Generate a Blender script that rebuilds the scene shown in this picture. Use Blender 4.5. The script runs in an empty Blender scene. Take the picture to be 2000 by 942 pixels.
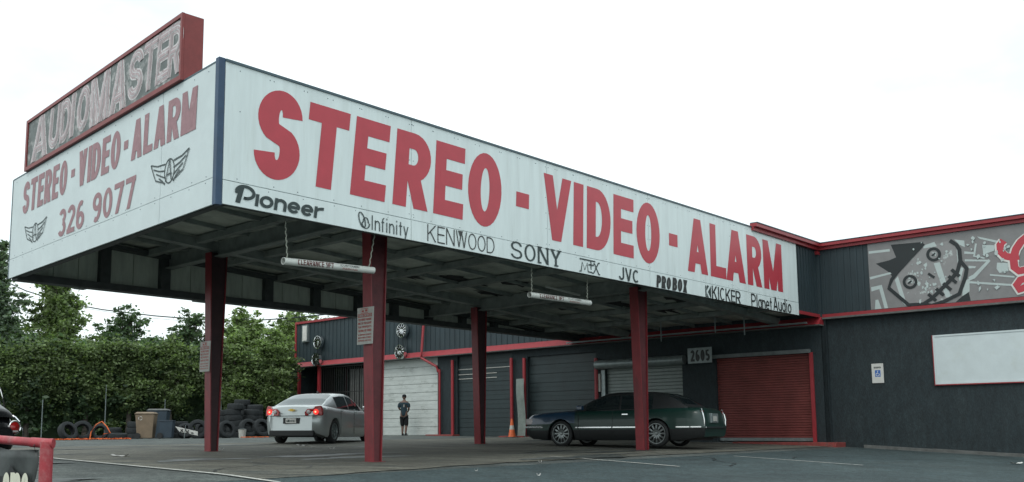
import bpy, math, random
import numpy as np
from math import sin, cos, pi, radians, sqrt, atan2
from mathutils import Vector, Matrix
random.seed(7); rng = np.random.default_rng(7)
S = bpy.context.scene
COL = S.collection

# ------------------------------------------------------------------ camera
FPX, PX, PY, PITCH, ROLL = 1855.576, 876.046, 616.571, .122287, -.0029627
ZC = 1.3                                            # camera height above world zero
cp_, sp_, cr_, sr_ = cos(PITCH), sin(PITCH), cos(ROLL), sin(ROLL)
CM = np.array([[cr_, -sr_, 0], [sr_, cr_, 0], [0, 0, 1]]) @ np.array([[1, 0, 0], [0, sp_, -cp_], [0, cp_, sp_]])
cam = bpy.data.cameras.new('camera'); cam_o = bpy.data.objects.new('camera', cam); COL.objects.link(cam_o)
right, down, fwd = CM[0], CM[1], CM[2]
m = Matrix(((right[0], -down[0], -fwd[0], 0), (right[1], -down[1], -fwd[1], 0), (right[2], -down[2], -fwd[2], ZC), (0, 0, 0, 1)))
cam_o.matrix_world = m
cam.sensor_width = 36; cam.lens = FPX / 2000 * 36
cam.shift_x = (1000 - PX) / 2000; cam.shift_y = (PY - 471) / 2000
cam.clip_start = .1; cam.clip_end = 2000
S.camera = cam_o

# ------------------------------------------------------------------ sky and sun (bright overcast)
SUN_EL, SUN_AZ = radians(52), radians(205)          # azimuth clockwise from +Y
w = bpy.data.worlds.new('World'); S.world = w; w.use_nodes = True
nt = w.node_tree; nt.nodes.clear()
def N(t, **k):
    n = nt.nodes.new(t)
    for a, b in k.items(): setattr(n, a, b)
    return n
out = N('ShaderNodeOutputWorld'); mixs = N('ShaderNodeMixShader')
sky = N('ShaderNodeTexSky', sky_type='NISHITA', sun_disc=False, sun_elevation=SUN_EL, sun_rotation=SUN_AZ, air_density=1.2, dust_density=2.0)
bg1 = N('ShaderNodeBackground'); bg1.inputs[1].default_value = .13
bg2 = N('ShaderNodeBackground'); bg2.inputs[0].default_value = (.90, .99, 1.0, 1)
tc = N('ShaderNodeTexCoord'); sep = N('ShaderNodeSeparateXYZ'); mp = N('ShaderNodeMapping'); mp.inputs[3].default_value = (1, 1, 2.2)
nz = N('ShaderNodeTexNoise'); nz.inputs['Scale'].default_value = 2.3; nz.inputs['Detail'].default_value = 7; nz.inputs['Roughness'].default_value = .55
rmp = N('ShaderNodeMapRange'); rmp.inputs[1].default_value = .36; rmp.inputs[2].default_value = .58; rmp.inputs[3].default_value = .66; rmp.inputs[4].default_value = 1.0
zr = N('ShaderNodeMapRange'); zr.inputs[1].default_value = 0; zr.inputs[2].default_value = 1; zr.inputs[3].default_value = 1.18; zr.inputs[4].default_value = 1.45
L = nt.links.new
L(tc.outputs['Generated'], sep.inputs[0]); L(tc.outputs['Generated'], mp.inputs[0]); L(mp.outputs[0], nz.inputs['Vector'])
L(nz.outputs['Fac'], rmp.inputs[0]); L(sep.outputs['Z'], zr.inputs[0]); L(zr.outputs[0], bg2.inputs[1])
L(sky.outputs[0], bg1.inputs[0]); L(rmp.outputs[0], mixs.inputs[0]); L(bg1.outputs[0], mixs.inputs[1]); L(bg2.outputs[0], mixs.inputs[2])
L(mixs.outputs[0], out.inputs[0])
sd = bpy.data.lights.new('sun', 'SUN'); sd.energy = .7; sd.angle = radians(25); sd.color = (1, .97, .92)
so = bpy.data.objects.new('sun', sd); COL.objects.link(so); so.location = (0, 0, 40)
sdir = Vector((sin(SUN_AZ) * cos(SUN_EL), cos(SUN_AZ) * cos(SUN_EL), sin(SUN_EL)))
so.rotation_euler = sdir.to_track_quat('Z', 'Y').to_euler()
vs = S.view_settings; vs.view_transform = 'Standard'; vs.look = 'None'; vs.gamma = 1; vs.exposure = 0.14

# ------------------------------------------------------------------ geometry of the place
def ray(x, y): return CM.T @ np.array([(x - PX) / FPX, (y - PY) / FPX, 1.])
TV, TL = .776115658, -.737202397
V = np.array([sin(TV), cos(TV), 0]); U = np.array([-cos(TV), sin(TV), 0]); LD = np.array([sin(TL), cos(TL), 0]); LN = np.array([-LD[1], LD[0], 0])
TH = atan2(V[1], V[0])
H = 3.5
A = ray(426, 397); A = A * (H / A[2])
CC = np.array([0, 0, ZC])
def hitplane(x, y, p, n): d = ray(x, y); return d * ((p @ n) / (d @ n))
def loc(p): q = p - A; return float(q @ V), float(q @ U), float(p[2] + ZC)     # canopy frame (a,b,z world)
def onb(x, y, b=0.): return loc(hitplane(x, y, A + b * U, U))
def ona(x, y, a): return loc(hitplane(x, y, A + a * V, V))
def atz(x, y, zrel): d = ray(x, y); return loc(d * (zrel / d[2]))
def W(a, b, z=0.): p = A + a * V + b * U; return Vector((p[0], p[1], z))
def gfun(b): return float(np.interp(b, [-25, -12.5, -5.4, 0, 7, 14, 18, 26, 60], [-.8, -.55, -.27, 0, .16, .27, .33, .30, .30]))
def gz(x, y):                                       # ground height, world
    p = np.array([x, y, 0]) - A; a = p @ V; b = p @ U
    return ZC - .63 + .008 * min(max(a, -15), 30) + gfun(b)
def gab(a, b): p = W(a, b); return gz(p.x, p.y)
def gnd(x, y):
    d = ray(x, y); d = d / np.hypot(d[0], d[1]); t = 5.
    while t < 130:
        p = d * t
        if p[2] + ZC <= gz(p[0], p[1]): break
        t += .04
    return Vector((p[0], p[1], gz(p[0], p[1])))
def gat(x, dist):                                   # ground point in the picture column x at a distance
    p = ray(x, 850); p = p / np.hypot(p[0], p[1]) * dist
    return Vector((p[0], p[1], gz(p[0], p[1])))

# ------------------------------------------------------------------ materials
def mat(name, col, rough=.6, var=.12, scale=4., bump=0., bscale=60., metal=0., col2=None, c2scale=1.5, c2lo=.55, c2hi=.7, spec=.5, stretch=None, emit=None, island=0., coat=0., grit=None):
    mt = bpy.data.materials.new(name); mt.use_nodes = True; t = mt.node_tree; P = t.nodes['Principled BSDF']
    P.inputs['Roughness'].default_value = rough; P.inputs['Metallic'].default_value = metal; P.inputs['Specular IOR Level'].default_value = spec
    P.inputs['Coat Weight'].default_value = coat; P.inputs['Coat Roughness'].default_value = .06
    tcn = t.nodes.new('ShaderNodeTexCoord'); src = tcn.outputs['Object']
    if stretch:
        mpn = t.nodes.new('ShaderNodeMapping'); mpn.inputs[3].default_value = stretch; t.links.new(src, mpn.inputs[0]); src = mpn.outputs[0]
    cur = None
    n = t.nodes.new('ShaderNodeTexNoise'); n.inputs['Scale'].default_value = scale; n.inputs['Detail'].default_value = 6; n.inputs['Roughness'].default_value = .65
    t.links.new(src, n.inputs['Vector'])
    mr = t.nodes.new('ShaderNodeMapRange'); mr.inputs[1].default_value = .3; mr.inputs[2].default_value = .7; mr.inputs[3].default_value = 1 - var; mr.inputs[4].default_value = 1 + var
    t.links.new(n.outputs['Fac'], mr.inputs[0])
    base = t.nodes.new('ShaderNodeRGB'); base.outputs[0].default_value = (*col, 1); cur = base.outputs[0]
    if col2:
        n2 = t.nodes.new('ShaderNodeTexNoise'); n2.inputs['Scale'].default_value = c2scale; n2.inputs['Detail'].default_value = 8; n2.inputs['Roughness'].default_value = .7
        t.links.new(src, n2.inputs['Vector'])
        m2 = t.nodes.new('ShaderNodeMapRange'); m2.inputs[1].default_value = c2lo; m2.inputs[2].default_value = c2hi; t.links.new(n2.outputs['Fac'], m2.inputs[0])
        mx = t.nodes.new('ShaderNodeMix'); mx.data_type = 'RGBA'; t.links.new(m2.outputs[0], mx.inputs[0]); t.links.new(cur, mx.inputs[6]); mx.inputs[7].default_value = (*col2, 1); cur = mx.outputs[2]
    mul = t.nodes.new('ShaderNodeVectorMath'); mul.operation = 'SCALE'; t.links.new(cur, mul.inputs[0]); t.links.new(mr.outputs[0], mul.inputs['Scale']); cur = mul.outputs[0]
    if grit:
        for gs_, ga in grit:
            n4 = t.nodes.new('ShaderNodeTexNoise'); n4.inputs['Scale'].default_value = gs_; n4.inputs['Detail'].default_value = 4; n4.inputs['Roughness'].default_value = .7; t.links.new(src, n4.inputs['Vector'])
            m4 = t.nodes.new('ShaderNodeMapRange'); m4.inputs[1].default_value = .35; m4.inputs[2].default_value = .65; m4.inputs[3].default_value = 1 - ga; m4.inputs[4].default_value = 1 + ga; t.links.new(n4.outputs['Fac'], m4.inputs[0])
            mu4 = t.nodes.new('ShaderNodeVectorMath'); mu4.operation = 'SCALE'; t.links.new(cur, mu4.inputs[0]); t.links.new(m4.outputs[0], mu4.inputs['Scale']); cur = mu4.outputs[0]
    if island:
        g = t.nodes.new('ShaderNodeNewGeometry'); m3 = t.nodes.new('ShaderNodeMapRange'); m3.inputs[3].default_value = 1 - island; m3.inputs[4].default_value = 1 + island
        t.links.new(g.outputs['Random Per Island'], m3.inputs[0]); mu = t.nodes.new('ShaderNodeVectorMath'); mu.operation = 'SCALE'
        t.links.new(cur, mu.inputs[0]); t.links.new(m3.outputs[0], mu.inputs['Scale']); cur = mu.outputs[0]
    t.links.new(cur, P.inputs['Base Color'])
    if bump:
        nb = t.nodes.new('ShaderNodeTexNoise'); nb.inputs['Scale'].default_value = bscale; nb.inputs['Detail'].default_value = 5; t.links.new(src, nb.inputs['Vector'])
        bp = t.nodes.new('ShaderNodeBump'); bp.inputs['Strength'].default_value = bump; bp.inputs['Distance'].default_value = .02
        t.links.new(nb.outputs['Fac'], bp.inputs['Height']); t.links.new(bp.outputs[0], P.inputs['Normal'])
    if emit: P.inputs['Emission Color'].default_value = (*emit[0], 1); P.inputs['Emission Strength'].default_value = emit[1]
    return mt
M = {}
M['asphalt'] = mat('asphalt', (.088, .101, .094), .85, .3, 2.2, .5, 90, col2=(.055, .067, .064), c2scale=.35, c2lo=.42, c2hi=.62, grit=((.9, .22), (14, .42), (45, .45)))
M['lane'] = mat('dark_asphalt', (.033, .054, .057), .8, .28, 3, .6, 120, col2=(.050, .073, .074), c2scale=.5, c2lo=.45, c2hi=.65, grit=((.7, .18), (14, .38), (45, .42)))
M['apron'] = mat('worn_concrete', (.118, .116, .094), .8, .35, 1.6, .4, 70, col2=(.05, .06, .056), c2scale=.9, c2lo=.5, c2hi=.64, stretch=(.6, 1.6, 1), grit=((.5, .25), (14, .38), (45, .42)))
M['stain'] = mat('oily_stain', (.050, .060, .058), .45, .3, 3, col2=(.075, .082, .077), c2scale=2.5, c2lo=.45, c2hi=.6, grit=((14, .38), (45, .42)))
M['stain_pale'] = mat('worn_pale_patch', (.095, .105, .098), .8, .3, 3, col2=(.07, .078, .074), c2scale=2.5, c2lo=.45, c2hi=.6, grit=((14, .38), (45, .42)))
M['paint_line'] = mat('worn_white_paint', (.5, .5, .46), .7, .3, 9, col2=(.16, .16, .15), c2scale=6, c2lo=.55, c2hi=.66)
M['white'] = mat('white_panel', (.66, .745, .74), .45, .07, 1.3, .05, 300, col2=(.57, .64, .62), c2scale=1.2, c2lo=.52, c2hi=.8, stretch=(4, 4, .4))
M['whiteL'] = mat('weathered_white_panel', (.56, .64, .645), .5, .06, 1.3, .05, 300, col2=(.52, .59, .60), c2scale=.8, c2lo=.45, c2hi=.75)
M['red_vinyl'] = mat('red_vinyl', (.44, .036, .055), .4, .08, 2.5)
M['faded'] = mat('faded_red_vinyl', (.30, .165, .18), .6, .14, 14, col2=(.38, .25, .26), c2scale=5)
M['black_vinyl'] = mat('black_vinyl', (.012, .016, .016), .4, .1, 5)
M['green_ink'] = mat('dark_logo_ink', (.018, .036, .036), .5, .15, 9)
M['blue_post'] = mat('blue_metal', (.02, .055, .11), .5, .15, 6)
M['trim_dark'] = mat('dark_edge_trim', (.05, .09, .11), .5, .15, 6)
M['deck'] = mat('ceiling_sheet', (.48, .52, .46), .7, .28, 1.2, .15, 20, col2=(.26, .30, .27), c2scale=.8, c2lo=.5, c2hi=.68)
M['beam'] = mat('dirty_beam', (.22, .25, .235), .65, .3, 3)
M['dark_beam'] = mat('dark_frame_steel', (.055, .065, .065), .6, .3, 4)
M['backsheet'] = mat('fascia_back_sheet', (.56, .62, .54), .65, .16, 3, col2=(.50, .56, .50), c2scale=1.3, stretch=(2, 1, .4))
M['soot'] = mat('peeling_soot', (.02, .024, .024), .9, .3, 6)
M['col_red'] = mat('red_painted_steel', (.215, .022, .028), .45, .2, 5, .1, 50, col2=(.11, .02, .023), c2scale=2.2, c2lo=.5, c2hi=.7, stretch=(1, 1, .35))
M['col_mid'] = mat('mid_maroon_steel', (.095, .016, .02), .6, .3, 5)  # maroon web paint of the front columns, darker than the flange red
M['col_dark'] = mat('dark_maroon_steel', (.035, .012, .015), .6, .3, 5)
M['red_trim'] = mat('red_trim_paint', (.29, .026, .034), .45, .13, 4, col2=(.26, .03, .035), c2scale=2)
M['cabinet'] = mat('maroon_sign_case', (.20, .03, .028), .5, .16, 5, col2=(.14, .025, .024), c2scale=2)
M['siding'] = mat('charcoal_siding', (.021, .037, .044), .6, .2, 2, .1, 60, col2=(.016, .029, .035), c2scale=.8, stretch=(1, 1, .3))
M['wall_low'] = mat('charcoal_lower_wall', (.014, .024, .028), .75, .12, 5, .5, 30, col2=(.022, .034, .038), c2scale=1.2, c2lo=.5, c2hi=.7, stretch=(1, 1, .4), grit=((9, .2), (38, .3)))
M['door_white'] = mat('white_garage_door', (.52, .56, .54), .5, .1, 2, col2=(.3, .33, .31), c2scale=1.4, stretch=(1, 1, 3))
M['door_dark'] = mat('charcoal_garage_door', (.020, .034, .037), .55, .2, 2)
M['door_grey'] = mat('grey_roller_door', (.21, .25, .24), .5, .12, 3)
M['door_red'] = mat('red_roller_door', (.185, .045, .04), .6, .2, 2)
M['galv'] = mat('galvanised_metal', (.22, .26, .26), .4, .2, 6, metal=.4)
M['dull_galv'] = mat('dull_grey_metal', (.13, .15, .15), .6, .25, 5)
M['chrome'] = mat('chrome', (.75, .77, .78), .12, .03, 3, metal=1.)
M['rim_grey'] = mat('polished_rim', (.20, .22, .22), .3, .05, 3, metal=.8)
M['black'] = mat('black_paint', (.01, .012, .013), .5, .1, 3)
M['iron'] = mat('black_iron_bar', (.02, .02, .02), .5, .2, 8)
M['curb_red'] = mat('red_painted_curb', (.23, .045, .04), .7, .25, 7, .4, 40, col2=(.14, .07, .06), c2scale=3)
M['footing'] = mat('pale_footing', (.115, .12, .115), .85, .25, 5, .4, 40)
M['board'] = mat('pale_window_board', (.56, .63, .64), .6, .05, 3, col2=(.52, .58, .57), c2scale=1)
M['sign_white'] = mat('sign_white', (.60, .60, .57), .5, .08, 5)
M['sign_dirty'] = mat('dirty_white_sign', (.42, .42, .39), .5, .15, 8)
M['sign_red'] = mat('sign_red_print', (.38, .07, .06), .5, .15, 9)
M['sign_ink'] = mat('dark_red_print', (.12, .02, .02), .5, .1, 9)
M['blue'] = mat('blue_print', (.03, .13, .42), .5, .05, 5)
M['pvc'] = mat('white_pipe', (.62, .64, .60), .4, .08, 4)
M['rope'] = mat('rope', (.36, .38, .32), .8, .3, 60)
M['rubber'] = mat('tyre_rubber', (.018, .02, .021), .75, .25, 7, .3, 60)
M['rubber_dust'] = mat('dusty_rubber', (.017, .021, .023), .85, .3, 4, .3, 60)
M['silver'] = mat('silver_car_paint', (.46, .50, .50), .32, .02, 3, metal=.55, coat=.5)
M['limo'] = mat('dark_green_car_paint', (.006, .03, .024), .35, .1, 2, coat=.25)
M['hood_blue_and_sheen'] = mat('blue_paint_and_sky_sheen', (.010, .034, .07), .3, .06, 2, coat=.6)  # hood blue, also spread over the front fenders as their painted sky reflection
M['vinyl_roof'] = mat('black_vinyl_roof', (.008, .01, .011), .55, .1, 8)
M['beetle'] = mat('gloss_black_car_paint', (.006, .007, .008), .2, .02, 3, spec=.3)
M['glass'] = mat('dark_car_glass', (.012, .018, .02), .06, .05, 2, spec=.8)
M['rear_glass'] = mat('pale_rear_glass', (.05, .08, .085), .08, .05, 2, spec=.7)
M['lamp_red'] = mat('tail_lamp_red', (.35, .012, .012), .2, .1, 20, coat=.6)
M['lamp_lit'] = mat('lit_brake_lamp', (.8, .03, .02), .2, .1, 20, emit=((1, .04, .03), .9))
M['lamp_core'] = mat('lit_lamp_core', (.9, .3, .2), .2, .02, 20, emit=((1, .35, .2), 2.))
M['lamp_clear'] = mat('clear_lamp', (.45, .42, .42), .15, .1, 20, coat=.6)
M['amber'] = mat('amber_lens', (.6, .4, .12), .2, .1, 20)
M['gold'] = mat('gold_emblem', (.6, .4, .08), .3, .05, 4, metal=.7)
M['skin'] = mat('skin', (.13, .075, .055), .6, .05, 8)
M['shirt'] = mat('dark_teal_shirt', (.010, .03, .042), .85, .12, 9)
M['shorts'] = mat('black_shorts', (.008, .01, .012), .9, .1, 9)
M['cone'] = mat('orange_cone_plastic', (.65, .13, .04), .5, .12, 6)
M['tan_bin'] = mat('tan_plastic', (.20, .15, .10), .6, .15, 4)
M['grey_bin'] = mat('slate_plastic', (.035, .055, .075), .55, .15, 4)
M['orange'] = mat('orange_webbing', (.75, .16, .04), .6, .15, 8)
def leafmat(key, name, col):
    m_ = mat(name, col, .5, .5, .45, island=.5, spec=.35); t = m_.node_tree; P = t.nodes['Principled BSDF']; o = t.nodes['Material Output']
    tr = t.nodes.new('ShaderNodeBsdfTranslucent'); mx = t.nodes.new('ShaderNodeMixShader'); mx.inputs[0].default_value = .38
    sc_ = t.nodes.new('ShaderNodeVectorMath'); sc_.operation = 'MULTIPLY'; sc_.inputs[1].default_value = (1.5, 1.7, .8)
    t.links.new(P.inputs['Base Color'].links[0].from_socket, sc_.inputs[0]); t.links.new(sc_.outputs[0], tr.inputs[0])
    t.links.new(P.outputs[0], mx.inputs[1]); t.links.new(tr.outputs[0], mx.inputs[2]); t.links.new(mx.outputs[0], o.inputs['Surface']); M[key] = m_
M['bark'] = mat('bark', (.07, .06, .05), .9, .3, 9, .5, 30)
leafmat('leaf_a', 'leaf_mid_green', (.15, .205, .09))
leafmat('leaf_b', 'leaf_bright_green', (.175, .24, .10))
leafmat('leaf_c', 'leaf_dark_green', (.075, .12, .065))
leafmat('leaf_d', 'leaf_grey_green', (.12, .17, .115))
M['cable'] = mat('black_cable', (.02, .03, .035), .6, .1, 5)
M['rail_red'] = mat('weathered_red_pipe', (.33, .035, .045), .5, .2, 6, .15, 60, col2=(.38, .16, .16), c2scale=5, c2lo=.5, c2hi=.75)
M['banner'] = mat('printed_banner', (.05, .06, .058), .5, .3, 2.5, col2=(.012, .014, .014), c2scale=2.2, c2lo=.46, c2hi=.7)
M['cream'] = mat('cream_lettering', (.62, .62, .5), .5, .05, 4)
M['mural_grey'] = mat('mural_grey', (.20, .20, .20), .6, .08, 4)
M['mural_light'] = mat('mural_pale_grey', (.42, .49, .48), .6, .06, 4)
M['mural_dark'] = mat('mural_charcoal', (.014, .02, .022), .6, .08, 4)
M['mural_face'] = mat('mural_face_grey', (.24, .24, .24), .6, .06, 4, col2=(.42, .47, .46), c2scale=3.4, c2lo=.60, c2hi=.62)
M['neon_back'] = mat('weathered_sign_face', (.12, .14, .135), .6, .3, 3, col2=(.33, .34, .33), c2scale=4, c2lo=.52, c2hi=.62)
M['neon_pale'] = mat('faded_pink_lettering', (.58, .56, .56), .5, .16, 12, col2=(.25, .19, .19), c2scale=7, c2lo=.52, c2hi=.62)
M['neon_pink'] = mat('faded_rose_lettering', (.38, .29, .30), .5, .16, 12, col2=(.5, .48, .48), c2scale=7, c2lo=.52, c2hi=.62)
M['neon_white'] = mat('white_tube_line', (.58, .60, .60), .5, .1, 12)
M['mesh_panel'] = mat('pale_corrugated_sheet', (.22, .26, .24), .6, .2, 5)
M['litter'] = mat('paper_litter', (.6, .6, .58), .8, .1, 9)
M['hubdark'] = mat('wheel_dark', (.03, .032, .034), .4, .1, 5)

# ------------------------------------------------------------------ mesh builder
def tagit(o, label=None, cat=None, group=None, kind=None):
    if label: o['label'] = label
    if cat: o['category'] = cat
    if group: o['group'] = group
    if kind: o['kind'] = kind
    return o
def thing(name, label, cat, location=(0, 0, 0), rotz=0., group=None):
    o = bpy.data.objects.new(name, None); COL.objects.link(o); o.empty_display_size = .2
    o.location = location; o.rotation_euler = (0, 0, rotz)
    return tagit(o, label, cat, group)
class MB:
    def __init__(s): s.v = []; s.f = []
    def add(s, vs_, fs_):
        k = len(s.v); s.v += [tuple(map(float, p)) for p in vs_]; s.f += [tuple(k + i for i in q) for q in fs_]; return s
    def box(s, x0, x1, y0, y1, z0, z1):
        return s.add([(x0, y0, z0), (x1, y0, z0), (x1, y1, z0), (x0, y1, z0), (x0, y0, z1), (x1, y0, z1), (x1, y1, z1), (x0, y1, z1)],
                     [(3, 2, 1, 0), (4, 5, 6, 7), (0, 1, 5, 4), (1, 2, 6, 5), (2, 3, 7, 6), (3, 0, 4, 7)])
    def frustum(s, q0, q1):                         # two lists of matching points
        n = len(q0)
        return s.add(list(q0) + list(q1), [tuple(range(n))[::-1], tuple(range(n, 2 * n))] + [(i, (i + 1) % n, n + (i + 1) % n, n + i) for i in range(n)])
    def prism(s, poly, f0, f1):                     # polygon pts mapped by two functions
        return s.frustum([f0(*p) for p in poly], [f1(*p) for p in poly])
    def tube(s, pts, r, n=10, cap=True, r2=None):
        pts = [Vector(p) for p in pts]; rings = []
        for i, p in enumerate(pts):
            d = (pts[min(i + 1, len(pts) - 1)] - pts[max(i - 1, 0)]).normalized()
            a = d.cross(Vector((0, 0, 1)) if abs(d.z) < .9 else Vector((1, 0, 0))).normalized(); b = d.cross(a)
            rr = r if r2 is None else r + (r2 - r) * i / (len(pts) - 1)
            rings.append([p + (a * cos(2 * pi * j / n) + b * sin(2 * pi * j / n)) * rr for j in range(n)])
        v = [q for R_ in rings for q in R_]; f = []
        for i in range(len(pts) - 1):
            for j in range(n): f.append((i * n + j, i * n + (j + 1) % n, (i + 1) * n + (j + 1) % n, (i + 1) * n + j))
        if cap: f += [tuple(range(n))[::-1], tuple(range(len(v) - n, len(v)))]
        return s.add(v, f)
    def lathe(s, prof, n=28, c=(0, 0, 0), axis='z', close=False):   # prof: (r, h)
        v = []; f = []; m_ = len(prof)
        for j in range(n):
            t = 2 * pi * j / n
            for r, h in prof:
                p = {'z': (r * cos(t), r * sin(t), h), 'y': (r * cos(t), h, r * sin(t)), 'x': (h, r * cos(t), r * sin(t))}[axis]
                v.append((p[0] + c[0], p[1] + c[1], p[2] + c[2]))
        for j in range(n):
            for i in range(m_ if close else m_ - 1):
                a, b = j * m_ + i, j * m_ + (i + 1) % m_; c2, d = ((j + 1) % n) * m_ + (i + 1) % m_, ((j + 1) % n) * m_ + i
                f.append((a, d, c2, b))
        return s.add(v, f)
    def build(s, name, mt, parent=None, smooth=False, bevel=0., kind=None, label=None):
        me = bpy.data.meshes.new(name); me.from_pydata(s.v, [], s.f); me.materials.append(mt)
        if smooth:
            me.polygons.foreach_set('use_smooth', [True] * len(me.polygons))
            try: me.set_sharp_from_angle(angle=radians(38))
            except Exception: pass
        me.update()
        o = bpy.data.objects.new(name, me); COL.objects.link(o)
        if parent: o.parent = parent
        if bevel:
            b = o.modifiers.new('bevel', 'BEVEL'); b.width = bevel; b.segments = 2; b.limit_method = 'ANGLE'
        if kind: o['kind'] = kind
        if label: o['label'] = label
        return o
def dup(o, parent=None, **kw):
    c = o.copy(); COL.objects.link(c)
    if parent: c.parent = parent
    for ch in [x for x in bpy.data.objects if x.parent == o and x != c]: dup(ch, c)
    return c
def inst(me, name, parent, location, rot=None, scale=None):
    o = bpy.data.objects.new(name, me); COL.objects.link(o); o.parent = parent; o.location = location
    if rot: o.rotation_euler = rot
    if scale: o.scale = scale
    return o

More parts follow.
